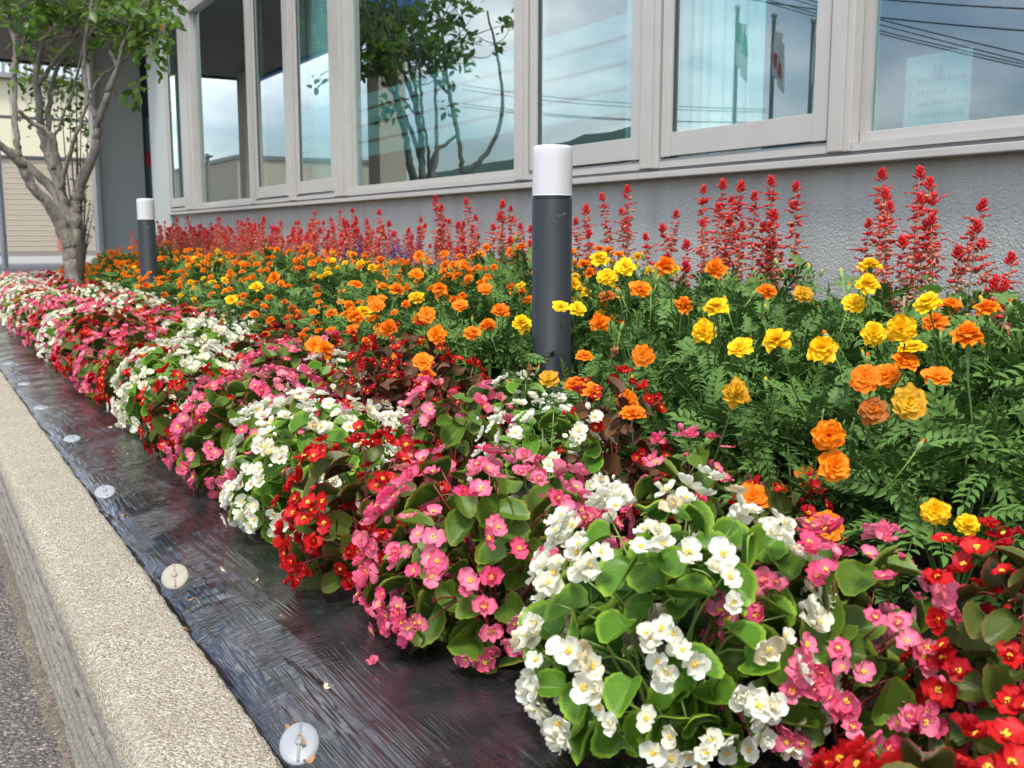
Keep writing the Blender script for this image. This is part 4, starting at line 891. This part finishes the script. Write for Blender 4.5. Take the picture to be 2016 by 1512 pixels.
key_flowers = '''1409 605 57 y .45;1387 654 54 y .75;1457 684 58 y .4;1529 671 62 y .45;1620 689 67 y .5;1448 777 66 y .45;1682 596 54 y .5;1707 561 55 y .4;1712 523 52 y .35;1582 579 46 y .5;1827 596 60 y .35;1721 657 56 y .6;1775 650 67 y .85;1795 682 62 y .25
1789 793 80 y .75;1841 1008 62 y .8;1905 1033 52 y .6;1103 603 37 y .45;1137 607 38 y .5;1128 558 34 y .5;1180 510 45 y .4;1230 525 48 y .5;1195 545 48 y .45;1027 637 44 y .6;993 707 30 y .7;1080 745 45 y .6;1300 845 38 y .5
1265 700 50 o .95;1310 525 50 o .35;1410 530 50 o .35;1260 568 50 o .4;1345 602 44 o .4;1510 572 46 o .3;1702 743 66 o .7;1745 739 60 o .6;1784 709 62 o .4;1845 739 60 o .5;1670 809 40 o .5;1718 807 66 o .5;1632 857 72 o .95;1643 918 72 o .7;1587 939 52 o .6;1748 927 52 o .5
1482 980 66 o .7;1525 966 54 o .6;1625 1038 74 o .95;1685 1005 48 o .8;1841 636 58 o .3;1943 607 58 o .35;1905 662 70 o .4;1871 603 46 o .3;1235 790 50 o .7;1246 812 58 o .3;1225 873 44 o .95;1180 635 44 o .6;1213 627 32 o .5;1195 583 42 o .4;1165 770 46 o .5;1130 755 44 o .5
1385 610 34 o .5;1150 520 34 o .3;985 610 38 o .5;960 640 36 o .4;905 600 36 o .4;930 655 40 o .5;840 620 38 o .8;860 660 44 o .6;832 710 46 o .5;840 740 40 o .5;765 645 40 o .5;700 625 40 o .4;740 600 38 o .4;820 540 34 o .4;865 570 34 o .35;955 568 32 o .4
780 570 36 o .35;700 560 34 o .3;620 680 46 o .5;640 690 44 o .5;880 590 28 y .4;715 615 36 y .4;820 585 34 y .4;505 565 30 y .4;455 590 26 y .5;540 545 28 o .4;1040 590 32 o .4;1015 575 30 o .4;1150 700 40 o .5;1215 690 36 o .5'''
for it in key_flowers.replace('\n', ';').split(';'):
    x, y, w, c, a = it.split(); x, y, w, a = float(x), float(y), float(w), float(a); d = FPX * 0.055 / w * 0.93
    if y > 900 and x > 1780: d = 1.30
    p = at_depth(x, y, d)
    if p[0] < 1.04: d *= 1.05 / p[0]; p = at_depth(x, y, d)
    if p[0] > 2.22: d *= 2.2 / p[0]; p = at_depth(x, y, d)
    tc = nrm(CAM - p); mari_flower(p, np.array([0, 0, 1.0]) * (1 - a) + tc * a + np.array([random.uniform(-.2, .2), random.uniform(-.2, .2), 0]), 'yellow' if c == 'y' else 'orange', w * d / FPX)
for p in plants:
    d = depth_of((p['x'], p['y'], 0.3)); want = (11 if d > 3.0 else 0) + random.randint(-2, 2) * (d > 3.0)
    if p['y'] < 0.75: want = 3
    rg = np.random.default_rng(int(p['x'] * 1000 + p['y'] * 77))
    for k in range(max(0, want - p['fl'] // 2 if d < 4 else want)):
        az, rr = rg.uniform(0, 6.28), 0.19 * math.sqrt(rg.uniform(0, 1)); x, y = p['x'] + rr * math.cos(az), p['y'] + rr * math.sin(az)
        z = (p['h'] + 0.02) * (1 - 0.30 * (rr / 0.19) ** 3) + rg.uniform(-0.015, 0.04)
        if p['row'] == 'front' and rg.uniform() < 0.35 and d > 3: x = p['x'] - rg.uniform(0.12, 0.2); z = rg.uniform(0.2, 0.36)
        mari_flower((x, y, z), np.array([-0.35 + rg.normal(0, .25), -0.25 + rg.normal(0, .25), 1.0]), p['c'], rg.uniform(0.034, 0.049))
    for k in range(5 if d < 3 else 3):
        az, rr = rg.uniform(0, 6.28), 0.2 * math.sqrt(rg.uniform(0, 1)); put('flower_bud', me_bud[p['c']], frame_z((rr * math.cos(az), rr * math.sin(az), p['h'] + 0.035 + rg.uniform(-0.05, 0.03) - 0.12 * (rr / 0.2) ** 3), (rg.normal(0, .3), rg.normal(0, .3), 1), rg.uniform(0, 6), rg.uniform(0.75, 1.1)), p['o'])
for x, y, w in ((1630, 635, 30), (1045, 725, 28), (1210, 690, 24)):
    d = FPX * 0.05 / w * 0.75; p = at_depth(x, y, min(d, 2.4)); mari_flower(p, (0.1, -0.2, 0.6), 'orange', 0.045, True, wilt)

# ------------------------------------------------------------------ scarlet and purple salvia along the wall
def calyx(tan, r, ln=0.020, rad=0.0068, corolla=False):
    prof = [(0.0006, 0), (rad * 0.75, ln * 0.22), (rad, ln * 0.62), (rad * 1.12, ln * 0.92), (rad * 0.5, ln * 1.12)]; g = lathe(prof, 6).xf(rotx(-math.pi / 2)); g.V[:, 2] *= 0.75
    g.A = np.zeros((len(g.V), 3)); g.A[:, 1] = tan; g.A[:, 2] = r; gs = [g]
    if corolla:
        t = tube([(0, ln * 0.8, 0), (0, ln * 1.6, 0.001), (0, ln * 2.3, -0.002)], [0.0018, 0.0022, 0.0034], 5); t.A[:, 1] = 0; t.A[:, 2] = 0.02; gs.append(t)
        q = petal(0.008, 0.0035, 0.3, -0.5, 0, 0, 3, 3).xf(trans(0, ln * 2.2, -0.002)); q.A[:] = (0, 0, 0.02); gs.append(q)
    return join(gs)
def whorl(seed, age):
    rg = np.random.default_rng(seed); gs = []; n = int(rg.integers(3, 7))
    for k in range(n):
        tan = float(np.clip(rg.normal(age * 1.1 - 0.15, 0.3), 0, 1)); g = calyx(tan, rg.uniform(0, 0.5), 0.0205 * rg.uniform(0.7, 1.2), 0.0068 * rg.uniform(0.85, 1.15), rg.uniform() < 0.34 * (1 - age))
        gs.append(g.xf(rotz(6.283 * k / n + rg.normal(0, 0.15)) @ trans(0, 0.0035, rg.normal(0, 0.006)) @ rotx(rg.uniform(-0.65, 0.55) + (0.35 if age < 0.15 else 0)) @ rotz(rg.normal(0, 0.25))))
    return join(gs)
def tip(seed):
    rg = np.random.default_rng(seed); gs = []
    for k in range(13):
        z = 0.030 * k / 12; g = calyx(0, rg.uniform(0, 0.6), 0.019 * (1.1 - 0.03 * k), 0.0050); gs.append(g.xf(trans(0, 0, z) @ rotz(k * 2.4) @ trans(0, 0.002, 0) @ rotx(0.55 + 0.06 * k)))
    return join(gs)
WH = [[whorl(50 + 10 * a + i, age) for i in range(4)] for a, age in enumerate((0.0, 0.22, 0.5, 0.9))]; TIP = [tip(i) for i in range(3)]
me_wh = [[mesh('salvia_whorl', g, M['salvia']) for g in r] for r in WH]; me_tip = [mesh('salvia_tip', g, M['salvia']) for g in TIP]
def spike_pieces(rg, Ln, tanness):
    """along +Z from 0 (bottom) to Ln"""
    bx, by = rg.normal(0, 0.05), rg.normal(0, 0.05); f = lambda z: np.array([bx * Ln * (z / Ln) ** 2, by * Ln * (z / Ln) ** 2, z]); out = []; z = Ln - 0.03
    out.append(('tip', int(rg.integers(3)), frame_z(f(Ln - 0.028), (bx, by, 1), rg.uniform(0, 6), rg.uniform(0.65, 0.95)))); k = 0; gap = 0.015
    while z > 0.01:
        z -= gap; gap = min(0.026, gap * 1.09) * rg.uniform(0.85, 1.15); q = (1 - z / Ln) * (0.74 + tanness); a = 0 if q < 0.22 else 1 if q < 0.5 else 2 if q < 0.85 else 3
        if not (a == 3 and rg.uniform() < 0.25): out.append((a, int(rg.integers(4)), frame_z(f(z), (bx + rg.normal(0, .05), by, 1), rg.uniform(0, 6.28), rg.uniform(0.62, 0.95) * (0.75 + 0.2 * min(1, (Ln - z) / 0.08)))))
    st = tube([f(t) for t in np.linspace(-0.25, Ln, 7)], np.linspace(0.0026, 0.0012, 7), 5); return out, st
SPK = []
for i in range(14):
    rg = np.random.default_rng(600 + i); Ln = rg.uniform(0.2, 0.32); pc, st = spike_pieces(rg, Ln, rg.uniform(0.1, 0.75))
    SPK.append((mesh('salvia_spike', join([st.col(1)] + [(TIP[v] if a == 'tip' else WH[a][v]).xf(m) for a, v, m in pc]), [M['salvia'], M['salvia_stem']]), Ln))
def sal_leaf(seed):
    rg = np.random.default_rng(seed); nv, nu = 7, 5; P = np.zeros((nv, nu, 3)); A = np.zeros((nv, nu, 3)); Ln = 0.07
    for j in range(nv):
        v = j / (nv - 1); w = 0.023 * (math.sin(math.pi * min(1, v * 0.93 + 0.05)) ** 0.75) * (1.15 - 0.45 * v)
        for i in range(nu):
            u = -1 + 2 * i / (nu - 1); P[j, i] = (u * w, Ln * v, 0.25 * abs(u) * w - 0.35 * Ln * v * v + 0.002 * math.sin(v * 14 + u)); A[j, i] = (abs(u), v * 4, 0)
    return grid_geo(P, A)
SL = [sal_leaf(i) for i in range(3)]
def sal_fol(seed, H=0.42):
    rg = np.random.default_rng(seed); gs = []
    for k in range(110):
        az, rr, z = rg.uniform(0, 6.283), 0.16 * math.sqrt(rg.uniform(0.05, 1)), rg.uniform(0.12, H); rad = np.array([math.cos(az), math.sin(az), 0])
        gs.append(SL[k % 3].xf(frame_y(rad * rr * 0.7 + [0, 0, z], rad + [0, 0, rg.uniform(-.3, .5)], np.array([0, 0, 1]) + rg.normal(0, .25, 3), rg.uniform(0.7, 1.15))).col(None, rg.uniform()))
    for k in range(6):
        az = k * 1.05; gs.append(tube([(0, 0, 0), (0.05 * math.cos(az), 0.05 * math.sin(az), 0.2), (0.09 * math.cos(az), 0.09 * math.sin(az), H * 0.95)], [0.005, 0.004, 0.003], 5, 1))
    return join(gs)
SF = [mesh('salvia_foliage', sal_fol(i, 0.5), [M['salvia_leaf'], M['salvia_stem']]) for i in range(4)]
n_sal = 0
def salvia(x, y, label, spikes, hf=1.0):
    """spikes: (world top point, length, tanness, detailed)"""
    global n_sal; n_sal += 1; root = empty('salvia_plant', (x, y, -0.04)); tag(root, label, 'salvia', 'scarlet salvias along the wall')
    f = put('foliage', SF[n_sal % 4], rotz(random.uniform(0, 6.28)) @ np.diag([1, 1, hf, 1]), root); f['kind'] = 'stuff'
    for top, Ln, tan, det in spikes:
        loc = np.array([top[0] - x, top[1] - y, top[2] + 0.04 - Ln]); rg = np.random.default_rng(random.randrange(10 ** 6))
        if det:
            pc, st = spike_pieces(rg, Ln, tan); s = put('flower_spike', mesh('salvia_stalk', st, M['salvia_stem']), frame_z(loc, (rg.normal(0, .07), rg.normal(0, .07), 1), 0), root)
            for a, v, m in pc: put('spike_tip' if a == 'tip' else 'whorl', me_tip[v] if a == 'tip' else me_wh[a][v], m, s)
        else:
            me, L0 = SPK[int(rg.integers(14))]; k = Ln / L0; put('flower_spike', me, frame_z(loc, (rg.normal(0, .13), rg.normal(0, .13), 1), rg.uniform(0, 6.28), 1.0) @ np.diag([0.9, 0.9, k, 1]), root)
near = [('tall cluster of scarlet and faded salvia spikes against the wall at right', 1800, [(1740, 335, 0.8, 2.30), (1757, 372, 0.15, 2.2), (1800, 334, 0.85, 2.32), (1812, 378, 0.3, 2.2), (1852, 352, 0.4, 2.25), (1745, 395, 0.1, 2.15), (1838, 420, 0.6, 2.2), (1780, 470, .9, 2.2)]),
        ('short leaning salvia at the right edge with tan faded bracts', 1930, [(1912, 438, 0.9, 2.2), (1955, 468, 0.5, 2.22), (1985, 500, 0.1, 2.2), (1890, 490, 1.0, 2.2), (1990, 550, .2, 2.15)]),
        ('broad scarlet salvia clump right of the near bollard under the sash window', 1470, [(1385, 366, 0.3, 2.25), (1418, 358, 0.2, 2.2), (1433, 358, 0.1, 2.22), (1488, 378, 0.35, 2.2), (1522, 350, 0.3, 2.25), (1578, 360, 0.25, 2.25), (1455, 436, 0.4, 2.15), (1540, 420, 0.5, 2.2), (1395, 430, 0.8, 2.15), (1350, 478, .3, 2.1), (1500, 440, .5, 2.2)]),
        ('thin salvia with bare tan lower stems right of the near bollard', 1240, [(1212, 380, 0.7, 2.25), (1240, 366, 0.8, 2.25), (1162, 408, 0.2, 2.15), (1138, 430, 0.3, 2.2), (1283, 458, 0.1, 2.2), (1316, 414, 0.95, 2.25)]),
        ('scarlet salvia just left of the near bollard', 985, [(875, 385, 0.2, 2.2), (935, 392, 0.35, 2.25), (983, 398, 0.1, 2.2), (1012, 405, 0.2, 2.2), (965, 442, 0.3, 2.15), (1035, 440, 0.4, 2.2), (905, 440, .5, 2.2), (1000, 470, .3, 2.1)])]
for lb, cx_, sp in near:
    c = at_x(cx_, 500, 2.24); lst = []
    for (x, y, tn, X) in sp:
        p = at_x(x, y, X); lst.append((p, max(0.16, min(0.36, p[2] - 0.40)), tn, True))
        if random.random() < 0.65: q = p + np.array([random.uniform(-.05, .08), random.uniform(-.07, .07), -random.uniform(0.04, 0.13)]); lst.append((q, max(0.14, min(0.3, q[2] - 0.42)), random.random() * 0.8, True))
    salvia(2.24, c[1], lb, lst, 1.05)
y = 4.75; k = 0
while y < 10.8:
    for rx in (2.16, 2.40):
        x = rx + random.uniform(-.05, .05); yy = y + random.uniform(-.08, .08); lst = []
        for q in range(random.randint(7, 10)):
            az, rr = random.uniform(0, 6.28), 0.15 * math.sqrt(random.random()); zt = random.uniform(0.54, 0.70) + (0.07 if random.random() < 0.15 else 0)
            lst.append((np.array([x + rr * math.cos(az), yy + rr * math.sin(az), zt]), random.uniform(0.18, 0.28), random.random(), False))
        salvia(x, yy, 'scarlet salvia in the %s row along the wall, %s plant left of the near bollard' % ('front' if rx < 2.3 else 'rear', ORD[k + 1]), lst)
    y += 0.33; k += 1
def purple_spike(seed):
    rg = np.random.default_rng(seed); gs = [tube([(0, 0, -0.1), (0, 0, 0.12)], 0.0015, 4, 1)]
    for k in range(46):
        z = 0.13 * k / 46; az = k * 2.4; gs.append(octa((0, 0, 0), 0.0042 * (1.1 - 0.6 * k / 46), 1.3).xf(trans(0.006 * math.cos(az), 0.006 * math.sin(az), z)))
    return mesh('purple_spike', join(gs), [M['purple'], M['mari_stem']])
PS = [purple_spike(i) for i in range(3)]
for i, (px, py, X) in enumerate(((700, 455, 2.05), (770, 465, 2.05), (800, 450, 2.1), (660, 480, 2.05), (985, 545, 2.0), (860, 490, 2.05), (370, 490, 1.95), (1545, 560, 2.1), (1890, 600, 2.1))):
    p = at_x(px, py, X); root = empty('purple_salvia', (X, p[1], -0.04)); where = ('under the big fixed window', 'second under the fixed window', 'third under the fixed window', 'leftmost under the fixed window', 'left of the near bollard foot', 'midway to the near bollard', 'beside the far bollard', 'under the sash window', 'at the right edge')[i]
    tag(root, 'slender purple salvia among the scarlet ones, ' + where, 'purple salvia', 'purple salvias')
    for q in range(5): put('flower_spike', PS[q % 3], frame_z((random.uniform(-.06, .06), random.uniform(-.06, .06), p[2] + 0.04 - 0.12 - random.uniform(-.02, .07)), (random.uniform(-.3, .3), random.uniform(-.3, .3), 1), 0, random.uniform(0.55, 0.85)), root)
    f = put('foliage', SF[i % 4], np.diag([0.7, 0.7, 0.9, 1]), root); f['kind'] = 'stuff'

# ------------------------------------------------------------------ tree with several trunks
TY = 8.2; TX = 1.135
tree = empty('tree', (TX, TY, -0.05)); tag(tree, 'pruned multi-stemmed tree with grey bark at the far end of the bed', 'tree')
TD = depth_of((TX, TY, 0.6))
def tp(x, y, w, dd=0.0):
    p = at_depth(x, y, TD + dd); return [p[0] - TX, p[1] - TY, p[2] + 0.05, w * 0.85 * (TD + dd) / FPX / 2]
rg = np.random.default_rng(5)
limbs = [
 [(150, 700, 52, 0), (148, 600, 48, 0), (147, 545, 44, 0), (143, 500, 43, 0), (137, 470, 40, 0)],
 [(140, 490, 34, -.02), (122, 445, 32, -.05), (98, 405, 25, -.12), (62, 365, 22, -.2), (48, 335, 22, -.25), (34, 315, 20, -.3), (0, 285, 17, -.4), (-50, 240, 14, -.5), (-100, 150, 12, -.6), (-120, 20, 9, -.6), (-130, -120, 6, -.5)],
 [(135, 470, 30, .02), (122, 420, 27, .05), (112, 385, 24, .08), (75, 345, 20, .1), (52, 325, 19, .1), (30, 305, 17, .15), (-10, 275, 13, .2), (-60, 180, 10, .3), (-80, 40, 8, .3), (-85, -100, 5, .4)],
 [(36, 315, 16, -.3), (33, 270, 14, -.3), (28, 200, 13, -.28), (29, 130, 13, -.25), (31, 95, 12, -.25), (20, 40, 10, -.2), (10, -60, 8, -.2), (25, -200, 5, -.1)],
 [(32, 120, 9, -.25), (50, 80, 8, -.1), (62, 40, 7, 0), (78, 10, 6, .1), (110, -80, 5, .2)],
 [(145, 480, 30, .03), (132, 420, 25, .05), (118, 370, 24, .05), (104, 330, 21, .08), (88, 290, 18, .1), (80, 240, 17, .1), (77, 190, 17, .12), (72, 150, 15, .15), (82, 90, 12, .2), (105, 55, 9, .25), (140, 15, 7, .3), (170, -60, 6, .4)],
 [(78, 165, 12, .12), (105, 125, 10, .0), (150, 70, 10, -.1), (178, 40, 9, -.15), (200, -10, 7, -.2), (230, -110, 5, -.3)],
 [(105, 330, 14, .05), (98, 285, 13, .1), (94, 240, 13, .15), (102, 170, 11, .25), (128, 95, 8, .35), (158, 28, 6, .4), (170, -70, 5, .5)],
 [(125, 365, 15, .0), (112, 310, 14, -.08), (100, 265, 12, -.15), (60, 240, 10, -.2), (35, 215, 9, -.3)],
 [(119, 375, 12, -.05), (132, 320, 10, -.12), (150, 265, 9, -.2), (168, 215, 8, -.25), (172, 185, 9, -.25), (165, 130, 9, -.25), (170, 60, 8, -.3), (182, 0, 6, -.3), (200, -120, 4, -.3)],
 [(142, 500, 34, .0), (149, 430, 29, .02), (152, 390, 27, .02), (160, 355, 25, .0), (180, 315, 22, -.03), (190, 270, 19, -.05), (194, 235, 17, -.06), (210, 195, 15, -.1), (218, 165, 13, -.12), (232, 130, 10, -.15), (244, 85, 8, -.2), (262, 40, 7, -.25), (300, -30, 6, -.3), (330, -140, 4, -.3)],
 [(190, 232, 12, -.05), (176, 200, 10, .05), (165, 150, 9, .12), (172, 80, 8, .2), (178, 20, 7, .25), (190, -80, 5, .3)],
 [(230, 130, 8, -.15), (218, 98, 8, -.05), (210, 55, 7, .05), (195, 38, 6, .1), (185, 25, 5, .2)],
 [(218, 165, 6, -.12), (240, 130, 5, -.1), (262, 95, 5, -.05), (280, 70, 4, 0)],
 [(172, 190, 6, -.2), (200, 150, 6, -.1), (225, 130, 5, .0), (240, 60, 4, .1)],
 [(100, 280, 7, .1), (120, 240, 6, .0), (145, 170, 5, -.1), (170, 80, 5, -.2), (215, 20, 4, -.2)]]
twigs_src = []
tr_geo = []
for i, lb in enumerate(limbs):
    P = np.array([tp(*q) for q in lb]); Q = smooth_path(P, 5); Q[:, :3] += rg.normal(0, 0.004, (len(Q), 3))
    if i == 0: Q[:4, 3] *= np.linspace(1.25, 1.02, 4)
    tr_geo.append(tube(Q[:, :3], np.maximum(Q[:, 3], 0.004), 10, 0, 0.03, rg))
    if i: twigs_src.append(Q)
o = put('trunk', mesh('trunk', tr_geo[0], M['bark']), None, tree)
hk = put('bark_hollow', mesh('bark_hollow', ell(0.03, 0.02, 0.16, tuple(np.array(tp(158, 510, 10, -.10))[:3]), 10, 9), M['bark_dark']), None, tree); hk.parent = o
for g in tr_geo[1:]: put('limb', mesh('limb', g, M['bark']), None, tree)
def tleaf():
    nv, nu = 5, 3; P = np.zeros((nv, nu, 3)); A = np.zeros((nv, nu, 3)); Ln = 0.078
    for j in range(nv):
        v = j / (nv - 1); w = 0.023 * max(0.06, math.sin(math.pi * min(1, 0.06 + 0.9 * v)) ** 0.7)
        for i in range(nu): u = i - 1; P[j, i] = (u * w, Ln * v, 0.3 * abs(u) * w - 0.18 * Ln * v * v); A[j, i] = (v, u, 0)
    return grid_geo(P, A)
TL = tleaf(); me_tl = mesh('tree_leaf', TL, M['tree_leaf'])
cl = []; tw = []
def twig(p, d, ln):
    d = nrm(d); q = p + d * ln + np.array([0, 0, 0.05 * ln]); m = (p + q) / 2 + rg.normal(0, 0.03, 3); tw.append(tube(smooth_path([p, m, q], 3), np.linspace(0.005, 0.002, 7), 4)); return q, d
def cluster(q, d, n):
    for k in range(n):
        yd = nrm(d + rg.normal(0, 0.9, 3)); cl.append(frame_y(q + rg.normal(0, 0.035, 3), yd + [0, 0, -0.2], np.array([0, 0, 1.0]) + rg.normal(0, 0.5, 3), rg.uniform(0.7, 1.15)))
for Q in twigs_src:
    for s in Q[::1]:
        if s[2] > 1.95 and rg.uniform() < 0.32:
            for _ in range(2):
                d = np.array([rg.normal(), rg.normal(), rg.uniform(0.0, 0.9)]); q, d = twig(s[:3], d, rg.uniform(0.2, 0.5)); cluster(q, d, int(rg.integers(7, 13)))
                if rg.uniform() < 0.7: q2, d2 = twig(q, d + rg.normal(0, 0.6, 3), rg.uniform(0.15, 0.35)); cluster(q2, d2, int(rg.integers(6, 12)))
for px, py, dd, n in ((265, 190, .0, 26), (280, 175, -.1, 14), (260, 205, .05, 12), (300, 60, -.2, 30), (270, 70, -.2, 40), (250, 80, -.1, 35), (275, 95, -.2, 25), (240, 90, .1, 20), (290, 30, -.2, 30), (325, 75, -.2, 10), (40, 150, -.3, 14), (20, 150, -.2, 8), (120, 90, .2, 20), (100, 105, .3, 20), (135, 165, .3, 12), (105, 150, .3, 14), (60, 20, -.1, 30), (190, 85, .2, 22),
                      (20, 40, -.2, 18), (130, 20, .1, 25), (210, 60, 0, 25), (225, 15, -.1, 30), (160, 105, .2, 16), (95, 30, 0, 25)):
    p = np.array(tp(px, py, 1, dd)[:3]); n = int(n * 0.4); cluster(p, np.array([0, 0, -0.3]), n)
    for _ in range(max(1, n // 12)): cluster(p + rg.normal(0, 0.09, 3), np.array([0, 0, -0.2]), n // 3)
vis, rest = [], []
for m in cl:
    wp = m[:3, 3] + [TX, TY, -0.05]; d = wp - CAM; z = d @ _fw; x, y = 1008 + FPX * (d @ _rt) / z, 756 - FPX * (d @ _up) / z
    (vis if (0 < x < 360 and 0 < y < 300 and len(vis) < 300) else rest).append(m)
for m in vis: put('leaf', me_tl, m, tree)
print('tree leaves', len(vis), len(rest))
cr = put('crown', mesh('crown', join([TL.xf(m).col(None, rg.uniform()) for m in rest]), M['tree_leaf']), None, tree); cr['kind'] = 'stuff'
put('twigs', mesh('twigs', join(tw), M['bark']), None, tree)

# loose shrub in front of the warehouse
shb = at_y(150, 500, 17.0); sb = empty('shrub', (shb[0], 17.0, 0.13)); tag(sb, 'loose pale green shrub behind the tree in front of the warehouse', 'shrub')
gs, st = [], []; rg = np.random.default_rng(3)
for (px, py, n, sx) in ((135, 170, 130, .32), (120, 200, 90, .35), (160, 190, 80, .25), (150, 235, 70, .28), (175, 245, 40, .15), (165, 300, 26, .14), (178, 395, 22, .14), (185, 415, 18, .12), (178, 470, 22, .15), (105, 230, 26, .2), (60, 130, 50, .3), (150, 130, 70, .3)):
    p = at_y(px, py, 17.0 + rg.normal(0, .2)) - [shb[0], 17.0, 0.13]; st.append(tube(smooth_path([(0.1, 0, 0), p * [0.6, 0.6, 0.5], p], 4), np.linspace(0.02, 0.005, 9), 5))
    for k in range(n): gs.append(TL.xf(frame_y(p + rg.normal(0, 1, 3) * [sx, sx, 0.16], rg.normal(0, 1, 3), np.array([0, 0, 1]) + rg.normal(0, .5, 3), rg.uniform(0.8, 1.4))).col(None, rg.uniform()))
f = put('foliage', mesh('shrub_foliage', join(gs), M['shrub_leaf']), None, sb); f['kind'] = 'stuff'; put('branches', mesh('branches', join(st), M['bark']), None, sb)

# ------------------------------------------------------------------ fallen petals and dry leaves on the film
def scrap(seed, mat):
    g = petal(0.016, 0.006, 0.8, 0.4, 0.05, 0.2, 5, 5, 0.5, seed); return mesh('scrap', join([g, petal(0.010, 0.004, 0.6, 0.5, 0, .2, 4, 4, .5, seed + 3).xf(rotz(1.9))]), mat)
scr = [scrap(1, M['dry']), scrap(2, M['dry2']), scrap(5, M['dry'])]
for i, (x, y, k, lb) in enumerate([(568, 1436, 0, 'brown curled dry leaf above the bottom pin disc'), (600, 1462, 2, 'brown dry scrap lying on the bottom pin disc'), (610, 1502, 0, 'brown scrap on the lower edge of the bottom pin disc'), (640, 1354, 1, 'pale dry petal on the film near the bottom'), (733, 1305, 3, 'fallen pink blossom on the film'),
        (549, 1217, 0, 'tiny brown scrap in the middle of the film'), (503, 1146, 1, 'pale withered flower on the film level with the beige pin'), (371, 1183, 0, 'brown scrap against the beige pin disc'), (376, 1240, 2, 'brown scrap at the kerb edge below the beige pin'),
        (215, 842, 1, 'pale scrap on the film by the red begonias'), (225, 890, 1, 'pale scrap beside the third pin disc'), (242, 1017, 2, 'brown scrap below the third pin disc'), (250, 895, 0, 'brown scrap under the pink begonias'), (443, 1125, 1, 'white speck of petal on the film')]):
    p = at_z(x, y, 0.018 if i not in (1, 2) else 0.024); me = scr[k] if k < 3 else beg_flower_mesh('pink', 1, True)
    tag(put('fallen_petal' if k else 'dry_leaf', me, frame_z(p, (random.uniform(-.3, .3), random.uniform(-.3, .3), 1), random.uniform(0, 6), 0.55 if y < 1000 else 0.7)), lb, 'fallen petal' if k else 'dry leaf', 'scraps on the black film')
print('objects', len(bpy.data.objects), 'tris', sum(len(m.polygons) for m in bpy.data.meshes))
